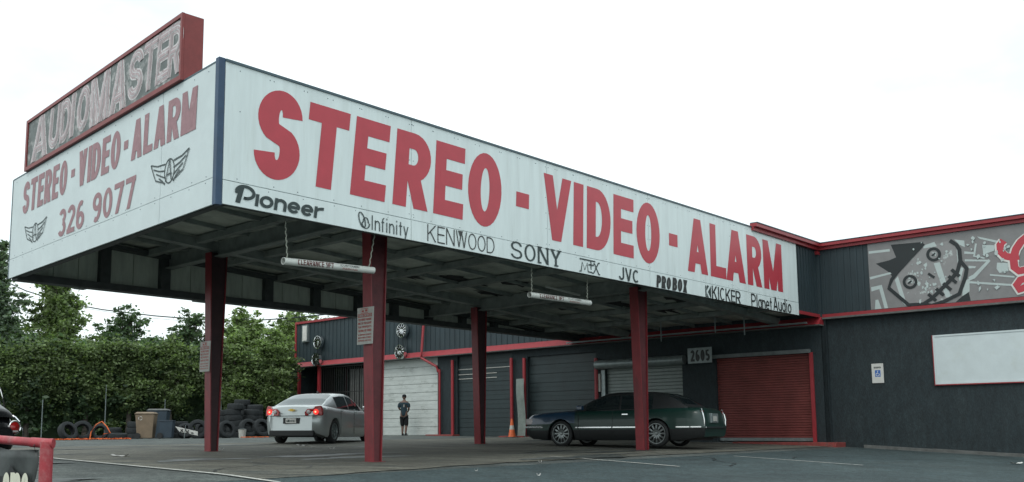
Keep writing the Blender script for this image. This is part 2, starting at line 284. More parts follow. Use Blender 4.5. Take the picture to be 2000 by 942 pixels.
# ------------------------------------------------------------------ stroke lettering
class Pt(tuple):
    pass
def arc(cx, cy, rx, ry, a0, a1, n=14):
    o = []
    for i in range(n + 1):
        t = radians(a0 + (a1 - a0) * i / n); q = Pt((cx + rx * cos(t), cy + ry * sin(t))); q.n = (cos(t), sin(t)); o.append(q)
    return o
def glyph(c, w, h, p, q, style=''):
    l, r, b, t = p / 2, w - p / 2, q / 2, h - q / 2; m_ = h * .52; cx = w / 2; rx = r - l; S_ = []
    Ln = lambda *a: S_.append(('L',) + a); Cv = lambda pts: S_.append(('C', pts))
    xh = h * .70; xt = xh - q / 2
    if c == 'A': Ln(p * .55, 0, cx, h); Ln(w - p * .55, 0, cx, h); Ln(w * .22, h * .28, w * .78, h * .28)
    elif c == 'B': Ln(l, 0, l, h); Cv([(l, t), (cx, t)] + arc(cx, (t + m_) / 2, r - cx - p * .1, (t - m_) / 2, 90, -90) + [(l, m_)]); Cv([(l, m_), (cx, m_)] + arc(cx, (b + m_) / 2, r - cx, (m_ - b) / 2, 90, -90) + [(l, b)])
    elif c == 'C': Cv(arc(cx, h / 2, rx / 2, (t - b) / 2, 48, 312, 24))
    elif c == 'D': Ln(l, 0, l, h); k = w * .42; Cv([(l, t), (k, t)] + arc(k, h / 2, r - k, (t - b) / 2, 90, -90, 18) + [(l, b)])
    elif c == 'E': Ln(l, 0, l, h); Ln(l, t, w, t); Ln(l, b, w, b); Ln(l, m_, w * .94, m_)
    elif c == 'F': Ln(l, 0, l, h); Ln(l, t, w, t); Ln(l, m_, w * .9, m_)
    elif c == 'G': Cv(arc(cx, h / 2, rx / 2, (t - b) / 2, 48, 330, 24)); Ln(cx, h * .45, w, h * .45); Ln(r, h * .45, r, h * .1)
    elif c == 'H': Ln(l, 0, l, h); Ln(r, 0, r, h); Ln(l, m_, r, m_)
    elif c == 'I': Ln(cx, 0, cx, h)
    elif c == 'J': Cv([(r, h)] + [(r, h * .35)] + arc(cx, h * .3 , rx / 2, h * .3 - b, 0, -175))
    elif c == 'K': Ln(l, 0, l, h); Ln(l + p * .4, h * .42, w - p * .6, h); Ln(w - p * .55, 0, w * .32 + p * .2, h * .58)
    elif c == 'L': Ln(l, 0, l, h); Ln(l, b, w, b)
    elif c == 'M': Ln(l, 0, l, h); Ln(r, 0, r, h); Ln(l, h, cx, 0); Ln(r, h, cx, 0)
    elif c == 'N': Ln(l, 0, l, h); Ln(r, 0, r, h); Ln(l, h, r, 0)
    elif c in 'O0': Cv(arc(cx, h / 2, rx / 2, (t - b) / 2, 0, 360, 32))
    elif c == 'P': Ln(l, 0, l, h); Cv([(l, t), (cx, t)] + arc(cx, (t + h * .45) / 2, r - cx, (t - h * .45) / 2, 90, -90) + [(l, h * .45)])
    elif c == 'R': Ln(l, 0, l, h); k = w * .5; Cv([(l, t), (k, t)] + arc(k, (t + h * .46) / 2, r - k, (t - h * .46) / 2, 90, -90) + [(l, h * .46)]); Ln(w - p * .58, 0, w * .5, h * .46)
    elif c == 'S':
        ry = (t - b) / 4; up = arc(cx, h - q / 2 - ry, rx / 2 * .96, ry, 6, 238, 22); lo = arc(cx, b + ry, rx / 2, ry, 58, -174, 22)
        Cv(up + lo)
    elif c == 'T': Ln(0, t, w, t); Ln(cx, 0, cx, h)
    elif c == 'U': Cv([(l, h), (l, h * .35)] + arc(cx, h * .33, rx / 2, h * .33 - b, 180, 360) + [(r, h * .35), (r, h)])
    elif c == 'V': Ln(p * .55, h, cx, 0); Ln(w - p * .55, h, cx, 0)
    elif c == 'W': Ln(p * .55, h, w * .27, 0); Ln(cx, h, w * .27, 0); Ln(cx, h, w * .73, 0); Ln(w - p * .55, h, w * .73, 0)
    elif c == 'X': Ln(p * .6, 0, w - p * .6, h); Ln(p * .6, h, w - p * .6, 0)
    elif c == 'Y': Ln(p * .55, h, cx, h * .45); Ln(w - p * .55, h, cx, h * .45); Ln(cx, 0, cx, h * .5)
    elif c == '-': S_.append(('B', 0, h * .38, w, h * .60))
    elif c == '(': Cv(arc(w, h / 2, w * .7, h * .6, 130, 230))
    elif c == ')': Cv(arc(0, h / 2, w * .7, h * .6, 50, -50))
    elif c == '2': Cv(arc(cx, h * .7, rx / 2, h * .3 - q / 2, 165, -25, 16) + [(l + p * .15, b + q * .3)]); Ln(0, b, w, b)
    elif c == '3': Cv(arc(cx, h * .73, rx / 2 * .93, h * .27 - q / 2, 155, -80, 16)); Cv(arc(cx, h * .27 + q * .12, rx / 2, h * .27 - q * .38, 80, -155, 16))
    elif c == '5': Cv([(r, t), (l, t), (l, h * .5)] + arc(cx, h * .32, rx / 2, h * .32 - b, 130, -150, 18))
    elif c == '6': Cv(arc(cx, h * .31, rx / 2, h * .31 - b, 0, 360, 24)); Cv(arc(cx + rx * .05, h * .5, rx / 2 + rx * .05, t - h * .5, 62, 190, 14))
    elif c == '7': Ln(0, t, w, t); Ln(w * .36, 0, w - p * .55, t)
    elif c == '8': Cv(arc(cx, h * .73, rx / 2 * .92, h * .27 - q / 2, 0, 360, 22)); Cv(arc(cx, h * .27, rx / 2, h * .27 - q / 4, 0, 360, 22))
    elif c == '9': Cv(arc(cx, h * .69, rx / 2, h * .31 - b, 0, 360, 24)); Cv(arc(cx - rx * .05, h * .5, rx / 2 + rx * .05, t - h * .5, -118, 10, 14))
    elif c == 'a': Cv(arc(cx, xh / 2, rx / 2, (xt - b) / 2, 0, 360, 22)); Ln(r, 0, r, xh)
    elif c == 'e': Cv(arc(cx, xh / 2, rx / 2, (xt - b) / 2, 0, 320, 24)); Ln(l, xh / 2, r + p * .3, xh / 2)
    elif c == 'd': Cv(arc(cx, xh / 2, rx / 2, (xt - b) / 2, 0, 360, 22)); Ln(r, 0, r, h)
    elif c == 'o': Cv(arc(cx, xh / 2, rx / 2, (xt - b) / 2, 0, 360, 24))
    elif c == 'n': Ln(l, 0, l, xh); Cv(arc(cx, xh * .55, rx / 2, xt - xh * .55, 175, 0, 12) + [(r, 0)])
    elif c == 'm': Ln(l, 0, l, xh); k = rx / 4; Cv(arc(l + k, xh * .6, k, xt - xh * .6, 175, 0, 10) + [(l + 2 * k, 0)]); Cv(arc(l + 3 * k, xh * .6, k, xt - xh * .6, 175, 0, 10) + [(r, 0)])
    elif c == 'u': Ln(r, 0, r, xh); Cv([(l, xh)] + arc(cx, xh * .45, rx / 2, xh * .45 - b, 180, 355, 12))
    elif c == 'r': Ln(l, 0, l, xh); Cv(arc(w, xh * .5, w - l, xt - xh * .5, 170, 90, 8))
    elif c == 'i': Ln(cx, 0, cx, xh); S_.append(('B', cx - p / 2, h * .86, cx + p / 2, h * .98))
    elif c == 'j_': Ln(cx, 0, cx, xh)
    elif c == 'ı': Ln(cx, 0, cx, xh)
    elif c == 'l': Ln(cx, 0, cx, h)
    elif c == 't': Ln(cx, 0, cx, h * .95); Ln(0, xt, w, xt)
    elif c == 'f': Cv([(w * .4, 0), (w * .4, h * .75)] + arc(w, h * .75, w * .6, h * .25 - q / 2, 180, 95, 8)); Ln(0, xt, w * .9, xt)
    elif c == 'y': Ln(p * .5, xh, cx, 0); Ln(w - p * .5, xh, w * .28, -h * .28)
    return S_
def stroke_mesh(mb, S_, p, q, fn, k0=0, seg=1):
    """fn(x,y,lift)->3d"""
    k = k0
    for s in S_:
        lift = .0007 * k; k += 1
        if s[0] == 'B': mb.add([fn(s[1], s[2], lift), fn(s[3], s[2], lift), fn(s[3], s[4], lift), fn(s[1], s[4], lift)], [(0, 1, 2, 3)])
        elif s[0] == 'L':
            x0, y0, x1, y1 = s[1:]; dx, dy = x1 - x0, y1 - y0
            if abs(dy) > abs(dx) * .6:
                hx = p / 2 * sqrt(1 + (dx / dy) ** 2) * (.5 + .5 * 1 if dx == 0 else 1.0); P4 = [(x0 - hx, y0), (x0 + hx, y0), (x1 + hx, y1), (x1 - hx, y1)]
            else:
                hy = q / 2; P4 = [(x0, y0 - hy), (x1, y1 - hy), (x1, y1 + hy), (x0, y0 + hy)]
            if seg == 1: mb.add([fn(*u_, lift) for u_ in P4], [(0, 1, 2, 3)])
            else:
                e0, e1 = ((P4[0], P4[1]), (P4[3], P4[2])) if abs(dy) > abs(dx) * .6 else ((P4[0], P4[3]), (P4[1], P4[2]))
                vv = []
                for i_ in range(seg + 1):
                    f = i_ / seg
                    for z_ in (0, 1): vv.append(fn(e0[z_][0] * (1 - f) + e1[z_][0] * f, e0[z_][1] * (1 - f) + e1[z_][1] * f, lift))
                mb.add(vv, [(2 * i_, 2 * i_ + 1, 2 * i_ + 3, 2 * i_ + 2) for i_ in range(seg)])
        else:
            pts = s[1]; n = len(pts); closed = (abs(pts[0][0] - pts[-1][0]) + abs(pts[0][1] - pts[-1][1])) < 1e-6
            a_, b_ = [], []
            for i in range(n):
                if closed: u0, u1 = pts[(i - 1) % (n - 1)], pts[(i + 1) % (n - 1)]
                else: u0, u1 = pts[max(i - 1, 0)], pts[min(i + 1, n - 1)]
                dx, dy = u1[0] - u0[0], u1[1] - u0[1]; d = math.hypot(dx, dy) or 1; nx, ny = -dy / d, dx / d
                if isinstance(pts[i], Pt):
                    ax, ay = pts[i].n; sg_ = 1 if ax * nx + ay * ny >= 0 else -1; nx, ny = ax * sg_, ay * sg_
                a_.append((pts[i][0] + nx * p / 2, pts[i][1] + ny * q / 2)); b_.append((pts[i][0] - nx * p / 2, pts[i][1] - ny * q / 2))
            mb.add([fn(*u_, lift) for u_ in a_ + b_], [(i, i + 1, n + i + 1, n + i) for i in range(n - 1)])
    return k
WID = {'I': .34, 'ı': .3, 'i': .3, 'l': .3, 'f': .42, 't': .45, 'j': .3, '-': .35, ' ': .38, '(': .3, ')': .3, 'M': 1.15, 'W': 1.35, 'm': 1.25, 'r': .5, 'E': .85, 'L': .8, 'F': .8, 'e': .8, 'n': .75, 'a': .78, 'u': .75, 'o': .8, 'y': .75, 'd': .78, '1': .5, 'J': .8}
def text(mb, body, x0, x1, y0, y1, fn, p=.16, q=None, gap=.14, shear=0., k0=0, seg=1):
    """text fitted into a box; p,q relative to height"""
    h = y1 - y0; q = q or p
    tot = sum(WID.get(c, 1.) for c in body) + gap * (len(body) - 1); sc = (x1 - x0) / tot; x = x0; k = k0
    for c in body:
        wd = WID.get(c, 1.) * sc
        if c != ' ':
            g = glyph(c, wd, h, min(p * h, wd * .9 if c in 'Iıil' else p * h), q * h)
            stroke_mesh(mb, g, p * h, q * h, lambda X, Y, Lf, x=x: fn(x + X + shear * Y, y0 + Y, Lf), k, seg)
        x += wd + gap * sc
    return mb

# ------------------------------------------------------------------ ground
def ground():
    xs = np.concatenate([np.linspace(-400, -40, 13), np.arange(-38, 39, 1.), np.linspace(40, 400, 13)])
    ys = np.concatenate([[-60, -20, -8], np.arange(-4, 72, 1.), np.linspace(75, 600, 14)])
    mb = MB(); nx = len(xs)
    for y in ys:
        for x in xs: mb.v.append((float(x), float(y), gz(x, y)))
    for j in range(len(ys) - 1):
        for i in range(nx - 1): mb.f.append((j * nx + i, j * nx + i + 1, (j + 1) * nx + i + 1, (j + 1) * nx + i))
    tagit(mb.build('ground', M['asphalt'], smooth=True), kind='structure')
ground()
def sheet(name, mt, a0, a1, b0, b1, lift, da=.5, kind='structure', edge=None, jit=0.):
    mb = MB(); na = max(2, int(abs(a1 - a0) / da) + 1); nb = max(2, int(abs(b1 - b0) / da) + 1)
    for i in range(na):
        for j in range(nb):
            a = a0 + (a1 - a0) * i / (na - 1); b = b0 + (b1 - b0) * j / (nb - 1)
            if edge and j == 0: b = edge(a)
            if jit and j in (0, nb - 1): b += random.uniform(-jit, jit)
            p = W(a, b); mb.v.append((p.x, p.y, gab(a, b) + lift))
    for i in range(na - 1):
        for j in range(nb - 1): mb.f.append((i * nb + j, (i + 1) * nb + j, (i + 1) * nb + j + 1, i * nb + j + 1))
    return tagit(mb.build(name, mt, smooth=True), kind=kind)
sheet('apron', M['apron'], .35, 21.6, -.8, 12.5, .012, edge=lambda a: -.92 + .1 * a + .05 * sin(a * 3))
sheet('asphalt_lane', M['lane'], -14, 40, -26, -.83, .006, 1.)
def line(name, a0, a1, b0, b1, label=None):
    sheet(name, M['paint_line'], a0, a1, b0, b1, .02, .4)
line('painted_line', .17, .27, -1.4, 7.8)
line('painted_line', 8.75, 8.84, -2.6, .6)
line('painted_line', 13.2, 13.27, -4.4, -1.4)
# cracks in the pavement
def cracks():
    mb = MB()
    for (a, b, ang, n) in [(1, 3.5, .1, 26), (3, 8.2, .3, 22), (5, 5, -.2, 20), (8, 3.2, .15, 26), (2.2, .6, .5, 18), (10, -3, .2, 24), (6.2, 10.6, 0, 24), (14, -2.5, .4, 20), (-3, 9, .1, 22), (12, 5.4, .1, 16)]:
        pts = []
        for i in range(n):
            p = W(a, b); pts.append((p.x, p.y, gab(a, b) + .017)); a += .22 * cos(ang); b += .22 * sin(ang); ang += random.uniform(-.5, .5)
        for i in range(n - 1):
            d = Vector(pts[i + 1]) - Vector(pts[i]); nn = Vector((-d.y, d.x, 0)).normalized() * random.uniform(.008, .022)
            P_, Q_ = Vector(pts[i]), Vector(pts[i + 1]); mb.add([P_ - nn, Q_ - nn, Q_ + nn, P_ + nn], [(0, 1, 2, 3)])
    tagit(mb.build('pavement_crack', M['black']), kind='structure')
cracks()

def stains():
    r_ = random.Random(12)
    for k in range(30):
        a, b = r_.uniform(-3, 19), r_.uniform(-.2, 11); rx_, ry_ = r_.uniform(.3, 1.6), r_.uniform(.08, .4); n = 20; ph = r_.random() * 6; pts = []
        for i in range(n):
            t = 2 * pi * i / n; f = 1 + .28 * sin(3 * t + ph) + .18 * sin(7 * t + 2 * ph); aa, bb = a + rx_ * f * cos(t), b + ry_ * f * sin(t); p = W(aa, bb); pts.append((p.x, p.y, gab(aa, bb) + .0155 + .0002 * k))
        p = W(a, b); mb = MB(); mb.add(pts + [(p.x, p.y, gab(a, b) + .0155 + .0002 * k)], [(i, (i + 1) % n, n) for i in range(n)])
        tagit(mb.build('pavement_stain', M['stain' if k % 4 else 'stain_pale']), kind='structure')
stains()

# ------------------------------------------------------------------ canopy
ORG = (float(A[0]), float(A[1]), 0.)
HB = H + ZC; HT = H + 2.275 + ZC                      # fascia bottom and top, world
BW = 9.58; AE = 21.8                                  # canopy width, wall plane
canopy = thing('drive_through_canopy', 'wide flat canopy on four tapered red steel columns in front of the garage', 'canopy', ORG, TH)
lB = 9.6; lv = (float(LD @ V), float(LD @ U))          # left fascia direction in (a,b)
def dz(a): return 4.78 + ZC - .05 * a                  # deck height
mb = MB()                                             # roof deck with shallow ribs
def skew(b): return lv[0] / lv[1] * b
nb_ = 0
def deckquad(mb, a0, a1, b0, b1, up):
    mb.frustum([(a0 + skew(b0) * (a0 < .5), b0, dz(a0) + up), (a1, b0, dz(a1) + up), (a1, b1, dz(a1) + up), (a0 + skew(b1) * (a0 < .5), b1, dz(a0) + up)],
               [(a0 + skew(b0) * (a0 < .5), b0, dz(a0) + up + .04), (a1, b0, dz(a1) + up + .04), (a1, b1, dz(a1) + up + .04), (a0 + skew(b1) * (a0 < .5), b1, dz(a0) + up + .04)])
bs = np.linspace(.06, BW - .06, 9)
for i in range(8):
    m1 = MB(); deckquad(m1, .1, AE - .05, bs[i] + .006, bs[i + 1] - .006, 0.003 * (i % 2)); m1.build('ceiling_sheet', M['deck'], canopy)
for a in (1.9, 3.85, 5.75, 7.75, 9.4, 11.4, 15.6, 17.6, 19.6):
    MB().box(a - .09, a + .09, .08, BW - .1, dz(a) - .17, dz(a) - .02).build('cross_beam', M['beam'], canopy)
for a in (4.4, 13.66):
    mb = MB(); mb.box(a - .12, a + .12, .08, BW - .1, dz(a) - .40, dz(a) - .37); mb.box(a - .02, a + .02, .08, BW - .1, dz(a) - .37, dz(a) - .02); mb.build('main_beam', M['beam'], canopy)
for b in (1.4, 7.15):
    mb = MB(); 
    s0 = skew(b) + .25; mb.frustum([(s0, b - .12, dz(.3) - .26), (AE - .1, b - .12, dz(AE) - .26), (AE - .1, b + .12, dz(AE) - .26), (s0, b + .12, dz(.3) - .26)], [(s0, b - .12, dz(.3) - .05), (AE - .1, b - .12, dz(AE) - .05), (AE - .1, b + .12, dz(AE) - .05), (s0, b + .12, dz(.3) - .05)])
    mb.build('long_beam', M['beam' if b > 3 else 'beam'], canopy)
for b in (3.0, 4.4, 5.8, 8.4):
    mb = MB().frustum([(.85, b - .03, dz(.4) - .1), (AE - .1, b - .03, dz(AE) - .1), (AE - .1, b + .03, dz(AE) - .1), (.85, b + .03, dz(.4) - .1)], [(.85, b - .03, dz(.4) - .003), (AE - .1, b - .03, dz(AE) - .003), (AE - .1, b + .03, dz(AE) - .003), (.85, b + .03, dz(.4) - .003)])
    mb.build('purlin', M['beam'], canopy)
# conduit and lamp tube
MB().tube([(12.0, 3.2, dz(12) - .33), (13.5, 3.2, dz(13.5) - .33)], .03, 8).build('lamp_tube', M['pvc'], canopy)
# peeling soot patches on the ceiling
mb = MB()
for (a, b, r) in [(11.2, 5.6, .9), (12.4, 4.6, .8), (14.6, 5.2, 1.1), (15.2, 3.0, .9), (16.6, 4.2, 1.0), (13.2, 6.2, .7), (17.2, 2.2, .8), (16.4, 6, .8), (10, 6.4, .5), (18.3, 3.6, .9)]:
    n = 18; ph = random.random() * 6; pts = [(a + r * 1.3 * cos(2 * pi * i / n) * (.65 + .35 * sin(3 * i + ph)), b + r * .55 * sin(2 * pi * i / n) * (.7 + .3 * cos(2 * i + ph))) for i in range(n)]
    cz = len(mb.v); mb.add([(x, y, dz(x) - .012) for x, y in pts] + [(a, b, dz(a) - .012)], [(i, n, (i + 1) % n) for i in range(n)])
mb.build('peeling_patch', M['soot'], canopy, kind='stuff')
# far fascia seen from inside
sx = [0.9, 2.7, 4.3, 5.9, 7.46, 9.12, 10.75, 12.2, 13.72, 15.3, 16.9, 18.8, 20.3, AE - .05]
for i in range(len(sx) - 1):
    n = max(2, int((sx[i + 1] - sx[i]) / .55)); e = np.linspace(sx[i], sx[i + 1], n + 1)
    for j in range(n): MB().box(e[j] + .008, e[j + 1] - .008, BW - .06 - .004 * (j % 2), BW - .02, HB + .031, HT - .05).build('fascia_back_sheet', M['backsheet'], canopy)
MB().box(skew(BW), .9 - .008, BW - .06, BW - .02, HB + .031, HT - .05).build('fascia_back_sheet', M['backsheet'], canopy)
MB().box(skew(BW) + .02, AE - .05, BW - .012, BW + .012, HB + .03, HT - .02).build('outer_skin', M['trim_dark'], canopy)
for a in sx[1:-1]: MB().box(a - .13, a + .13, BW - .24, BW - .066, HB + .12, dz(a) - .05).build('stiffener', M['dark_beam'], canopy)
mb = MB().box(skew(BW) + .05, AE - .05, BW - .3, BW + .03, HB - .05, HB + .115); mb.build('edge_beam', M['dark_beam'], canopy)
a0_, a1_ = skew(BW) + .05, AE - .05; MB().frustum([(a0_, BW - .32, dz(a0_) - .16), (a1_, BW - .32, dz(a1_) - .16), (a1_, BW - .07, dz(a1_) - .16), (a0_, BW - .07, dz(a0_) - .16)], [(a0_, BW - .32, dz(a0_) - .06), (a1_, BW - .32, dz(a1_) - .06), (a1_, BW - .07, dz(a1_) - .06), (a0_, BW - .07, dz(a0_) - .06)]).build('edge_beam', M['dark_beam'], canopy)
for (a, r) in ((2.15, .12), (5.4, .2)): MB().box(a - r, a + r, BW - .2, BW + .01, HB - .085, HB - .052).build('bracket', M['beam'], canopy)
MB().tube([(11.5, BW - .3, HB + .75), (12.25, BW - 2.2, dz(12.2) - .3)], .035, 6).build('brace', M['beam'], canopy)
# inside of the front and left fascia: angle frame at the bottom
MB().box(.08, 20.2, .02, .14, HB + .015, HB + .09).build('edge_beam', M['dark_beam'], canopy)
mb = MB(); q0 = [(.06 + lv[0] * s + o, lv[1] * s, HB + z) for s, o, z in ((.1, 0, .015), (lB - .1, 0, .015), (lB - .1, .14, .015), (.1, .14, .015))]
mb.frustum(q0, [(x, y, z + .08) for x, y, z in q0]); mb.build('edge_beam', M['dark_beam'], canopy)
# columns: I sections, web tapered
def column(a, b):
    g = gab(a, b) - .02; t = dz(a) - .3; fw = .25; d0, d1 = .19, .44
    mb = MB()
    for sgn in (-1, 1):
        mb.frustum([(a + sgn * d0 / 2 - .012, b - fw / 2, g), (a + sgn * d0 / 2 + .012, b - fw / 2, g), (a + sgn * d0 / 2 + .012, b + fw / 2, g), (a + sgn * d0 / 2 - .012, b + fw / 2, g)],
                   [(a + sgn * d1 / 2 - .012, b - fw / 2, t), (a + sgn * d1 / 2 + .012, b - fw / 2, t), (a + sgn * d1 / 2 + .012, b + fw / 2, t), (a + sgn * d1 / 2 - .012, b + fw / 2, t)])
    web = MB()
    for yy in ((-.09, .09),):
        web.frustum([(a - d0 / 2 + .012, b + yy[0] , g), (a + d0 / 2 - .012, b + yy[0], g), (a + d0 / 2 - .012, b + yy[1], g), (a - d0 / 2 + .012, b + yy[1], g)],
                   [(a - d1 / 2 + .012, b + yy[0], t), (a + d1 / 2 - .012, b + yy[0], t), (a + d1 / 2 - .012, b + yy[1], t), (a - d1 / 2 + .012, b + yy[1], t)])
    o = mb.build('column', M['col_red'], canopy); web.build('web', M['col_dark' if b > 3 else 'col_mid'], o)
    MB().box(a - .16, a + .16, b - .17, b + .17, g, g + .035).build('base_plate', M['col_red'], o)
COLS = [(4.40, 1.4), (13.66, 1.4), (4.40, 7.15), (13.66, 7.15)]
for c in COLS: column(*c)

# ------------------------------------------------------------------ right fascia sign
sg = thing('fascia_sign', 'long white canopy sign reading STEREO - VIDEO - ALARM in red above a row of brand names', 'sign', ORG, TH)
FB = -.03
zs = HB + .38
az_ = lambda x, y: onb(x, y, FB)
zseam0 = az_(430, 352)[2]; zseam1 = az_(1553, 600)[2]
seamA = [0.05, az_(803, 400)[0], az_(1070, 480)[0] , az_(1270, 560)[0], az_(1426, 450)[0], 20.22]
zseam = (az_(430, 350)[2] + az_(803, 428)[2] + az_(1270, 530)[2]) / 3
for i in range(5):
    a0, a1 = seamA[i] + .006, seamA[i + 1] - .006
    o_ = .003 * (i % 2)
    MB().box(a0, a1, FB, .0, zseam + .006, HT).build('sign_panel', M['white'], sg)
    MB().box(a0, a1, FB - .002 - o_, .0, HB, zseam - .006).build('sign_panel', M['white'], sg)
MB().box(.05, 18.4, FB - .02, .02, HT, HT + .04).build('edge_trim', M['trim_dark'], sg)
MB().box(.03, 20.22, .0, .025, HB + .01, HT - .005).build('backing', M['trim_dark'], sg)
mb = MB()
for a in np.arange(.3, 20, .62):
    for z in (HT - .09, zseam + .05, zseam - .05, HT - .75 if a < .6 else HT - .09):
        aa = a + random.uniform(-.1, .1); mb.lathe([(.0, -.005), (.009, -.003), (.010, 0)], 6, (aa, FB, z), 'y')
for ax in seamA[1:-1]:
    for z in np.linspace(zseam + .1, HT - .1, 6):
        for s_ in (-.05, .05): mb.lathe([(.0, -.005), (.009, -.003), (.010, 0)], 6, (ax + s_, FB, float(z)), 'y')
mb.build('screw', M['trim_dark'], sg, kind='stuff')
ff = lambda x, y, lf: (x, FB - .004 - lf, y)
def fword(x): return az_(*x)
# big letters: (char, left px, right px at letter mid height)
zt_ = (az_(697, 226)[2] + az_(1202, 381)[2] + az_(1389, 438)[2] + az_(605, 197)[2]) / 4
zb_ = (az_(684, 380)[2] + az_(1235, 504)[2] + az_(1415, 546.6)[2] + az_(618, 364)[2]) / 4
BIG = [('S', 499, 588, 262), ('T', 598, 678, 290), ('E', 690, 757, 310), ('R', 771, 840, 330), ('E', 849, 906, 350), ('O', 914, 979, 370), ('-', 1008, 1033, 390), ('V', 1060, 1115, 405),
       ('I', 1120, 1139, 420), ('D', 1146, 1192, 425), ('E', 1198, 1237, 440), ('O', 1243, 1288, 456), ('-', 1306.5, 1323, 468), ('A', 1342, 1382, 484), ('L', 1387, 1417, 493), ('A', 1417, 1455, 501), ('R', 1459, 1487, 510), ('M', 1491, 1527, 520)]
for c, x0, x1, y in BIG:
    a0 = az_(x0, y)[0]; a1 = az_(x1, y)[0]; h = zt_ - zb_; ex = .04 if c in 'SO' else 0
    wd = a1 - a0; p = min(.42, wd * .37); q = .31
    if c == 'S': p, q = .40, .33
    sh_ = float(np.interp(x0, [500, 690, 850, 1130, 1390, 1500], [.10, .10, .065, .045, .015, 0.]))
    if c == 'I': p = wd
    if c in 'M': p = wd * .27
    if c in 'VA': p = wd * .31
    mb = MB(); stroke_mesh(mb, glyph(c, wd, h + 2 * ex, p, q), p, q, lambda X, Y, lf: ff(a0 + X + sh_ * (Y - h / 2), zb_ - ex + Y, lf)); mb.build('letter', M['red_vinyl'], sg)
# brand names
def zrow(x, yt, yb): return az_(x, yt)[2], az_(x, yb)[2]
def brand(body, xl, xr, yml, ymr, yt, yb, xm, p, q=None, mt='green_ink', gap=.14, shear=0.):
    a0 = az_(xl, yml)[0]; a1 = az_(xr, ymr)[0]; z1, z0 = zrow(xm, yt, yb)
    mb = text(MB(), body, a0, a1, z0, z1, ff, p, q, gap, shear); return mb, a0, a1, z0, z1
F5 = FB - .002
_ff = ff; ff = lambda x, y, lf: (x, FB - .012 - lf, y)
mb = MB(); a0, a1 = az_(459, 382)[0], az_(650, 418)[0]; z1, z0 = zrow(555, 383, 414)
k = 0; x = a0; 
for c, f_ in zip('Pıoneer', (1.35, .35, 1.1, 1.0, 1.05, 1.05, .8)):
    wd = f_ * (a1 - a0) / 7.5; hh = (z1 - z0)
    if c == 'P':
        mb.add([ff(x, z0, 0), ff(x + .09, z0, 0), ff(x + .16, z0 + .25, 0), ff(x + .07, z0 + .25, 0)], [(0, 1, 2, 3)])
        stroke_mesh(mb, [('C', arc(x + wd * .52, z0 + hh * .70, wd * .46, hh * .36, 200, -100, 24) + [(x + .2, z0 + hh * .34)])], .06, .05, lambda X, Y, lf: ff(X, Y, lf + .001))
    else: stroke_mesh(mb, glyph(c, wd * .93, hh * 1.08, .062, .05), .062, .05, lambda X, Y, lf, x=x: ff(x + X + .12 * Y, z0 + Y, lf))
    x += wd
mb.build('brand_lettering', M['green_ink'], sg)
mb, a0, a1, z0, z1 = brand('Infinity', 724, 797, 432, 448, 428, 456, 760, .085, gap=.2); mb.build('brand_lettering', M['green_ink'], sg)
mb = MB(); a0, a1 = az_(696, 425)[0], az_(721, 432)[0]; z1, z0 = zrow(708, 414, 446); cx, cz, w_, h_ = (a0 + a1) / 2, (z0 + z1) / 2, a1 - a0, z1 - z0
loop = [(cx - w_ * .25 + w_ * .22 * sin(t) - .0 + w_ * .28 * (1 - cos(t)) * .5, cz + h_ * .45 * cos(t)) for t in np.linspace(0, 2 * pi, 26)]
for s_ in (0, .016): stroke_mesh(mb, [('C', [(x_ + s_, z_) for x_, z_ in loop])], .012, .012, ff)
loop2 = [(cx + w_ * .18 + w_ * .3 * cos(t) * (1 if sin(t) < 0 else .7), cz - h_ * .15 + h_ * .33 * sin(t)) for t in np.linspace(0, 2 * pi, 26)]
for s_ in (0, .016): stroke_mesh(mb, [('C', [(x_ + s_, z_) for x_, z_ in loop2])], .012, .012, lambda X, Y, lf: ff(X, Y, lf + .001))
mb.build('brand_emblem', M['green_ink'], sg)
mb, a0, a1, z0, z1 = brand('KENWOOD', 834, 965, 455, 480, 452, 484, 900, .075, gap=.16)
kx = az_(898.5, 460)[0]; mb.add([ff(kx - .07, z1 + .0, .006), ff(kx + .07, z1 + .0, .006), ff(kx, z1 - .13, .006)], [(0, 2, 1)]); mb.build('brand_lettering', M['black_vinyl'], sg)
mb, a0, a1, z0, z1 = brand('SONY', 997, 1095, 486, 505, 480, 513, 1045, .17, .10, gap=.2)
h_ = z1 - z0; wS = (a1 - a0) / 4.6
for i, xs_ in enumerate([2.4, 3.4, 3.6, 4.6]): 
    xx = a0 + wS * xs_
for (u0, u1, v_) in [(2.40, 2.78, 1), (2.38, 2.72, 0), (3.12, 3.46, 1), (3.58, 4.0, 1), (4.24, 4.64, 1), (3.92, 4.32, 0)]:
    zz = z0 + (h_ - .03 if v_ else 0); mb.add([ff(a0 + wS * u0, zz, .006), ff(a0 + wS * u1, zz, .006), ff(a0 + wS * u1, zz + .03, .006), ff(a0 + wS * u0, zz + .03, .006)], [(0, 1, 2, 3)])
mb.build('brand_lettering', M['green_ink'], sg)
mb = MB(); a0, a1 = az_(1131, 517)[0], az_(1171, 524)[0]; z1, z0 = zrow(1150, 508, 534); w_, h_ = a1 - a0, z1 - z0
T_ = lambda u_, v_: (a0 + u_ * w_, z0 + v_ * h_)
for st in ([(.02, .96), (.78, .96)], [(.0, .04), (.08, .04), (.14, .74), (.26, .2), (.38, .74), (.42, .10), (.60, .10)], [(.56, .92), (.56, .3)], [(.44, .64), (.70, .64)], [(1.0, .9), (.93, .9), (.68, .06), (.60, .06)], [(.68, .78), (.74, .78), (.94, .04), (1.0, .04)]):
    stroke_mesh(mb, [('C', [T_(*u_) for u_ in st])], .032, .032, lambda X, Y, lf, j=len(mb.v): ff(X, Y, lf + j * .00004))
mb.build('brand_lettering', M['green_ink'], sg)
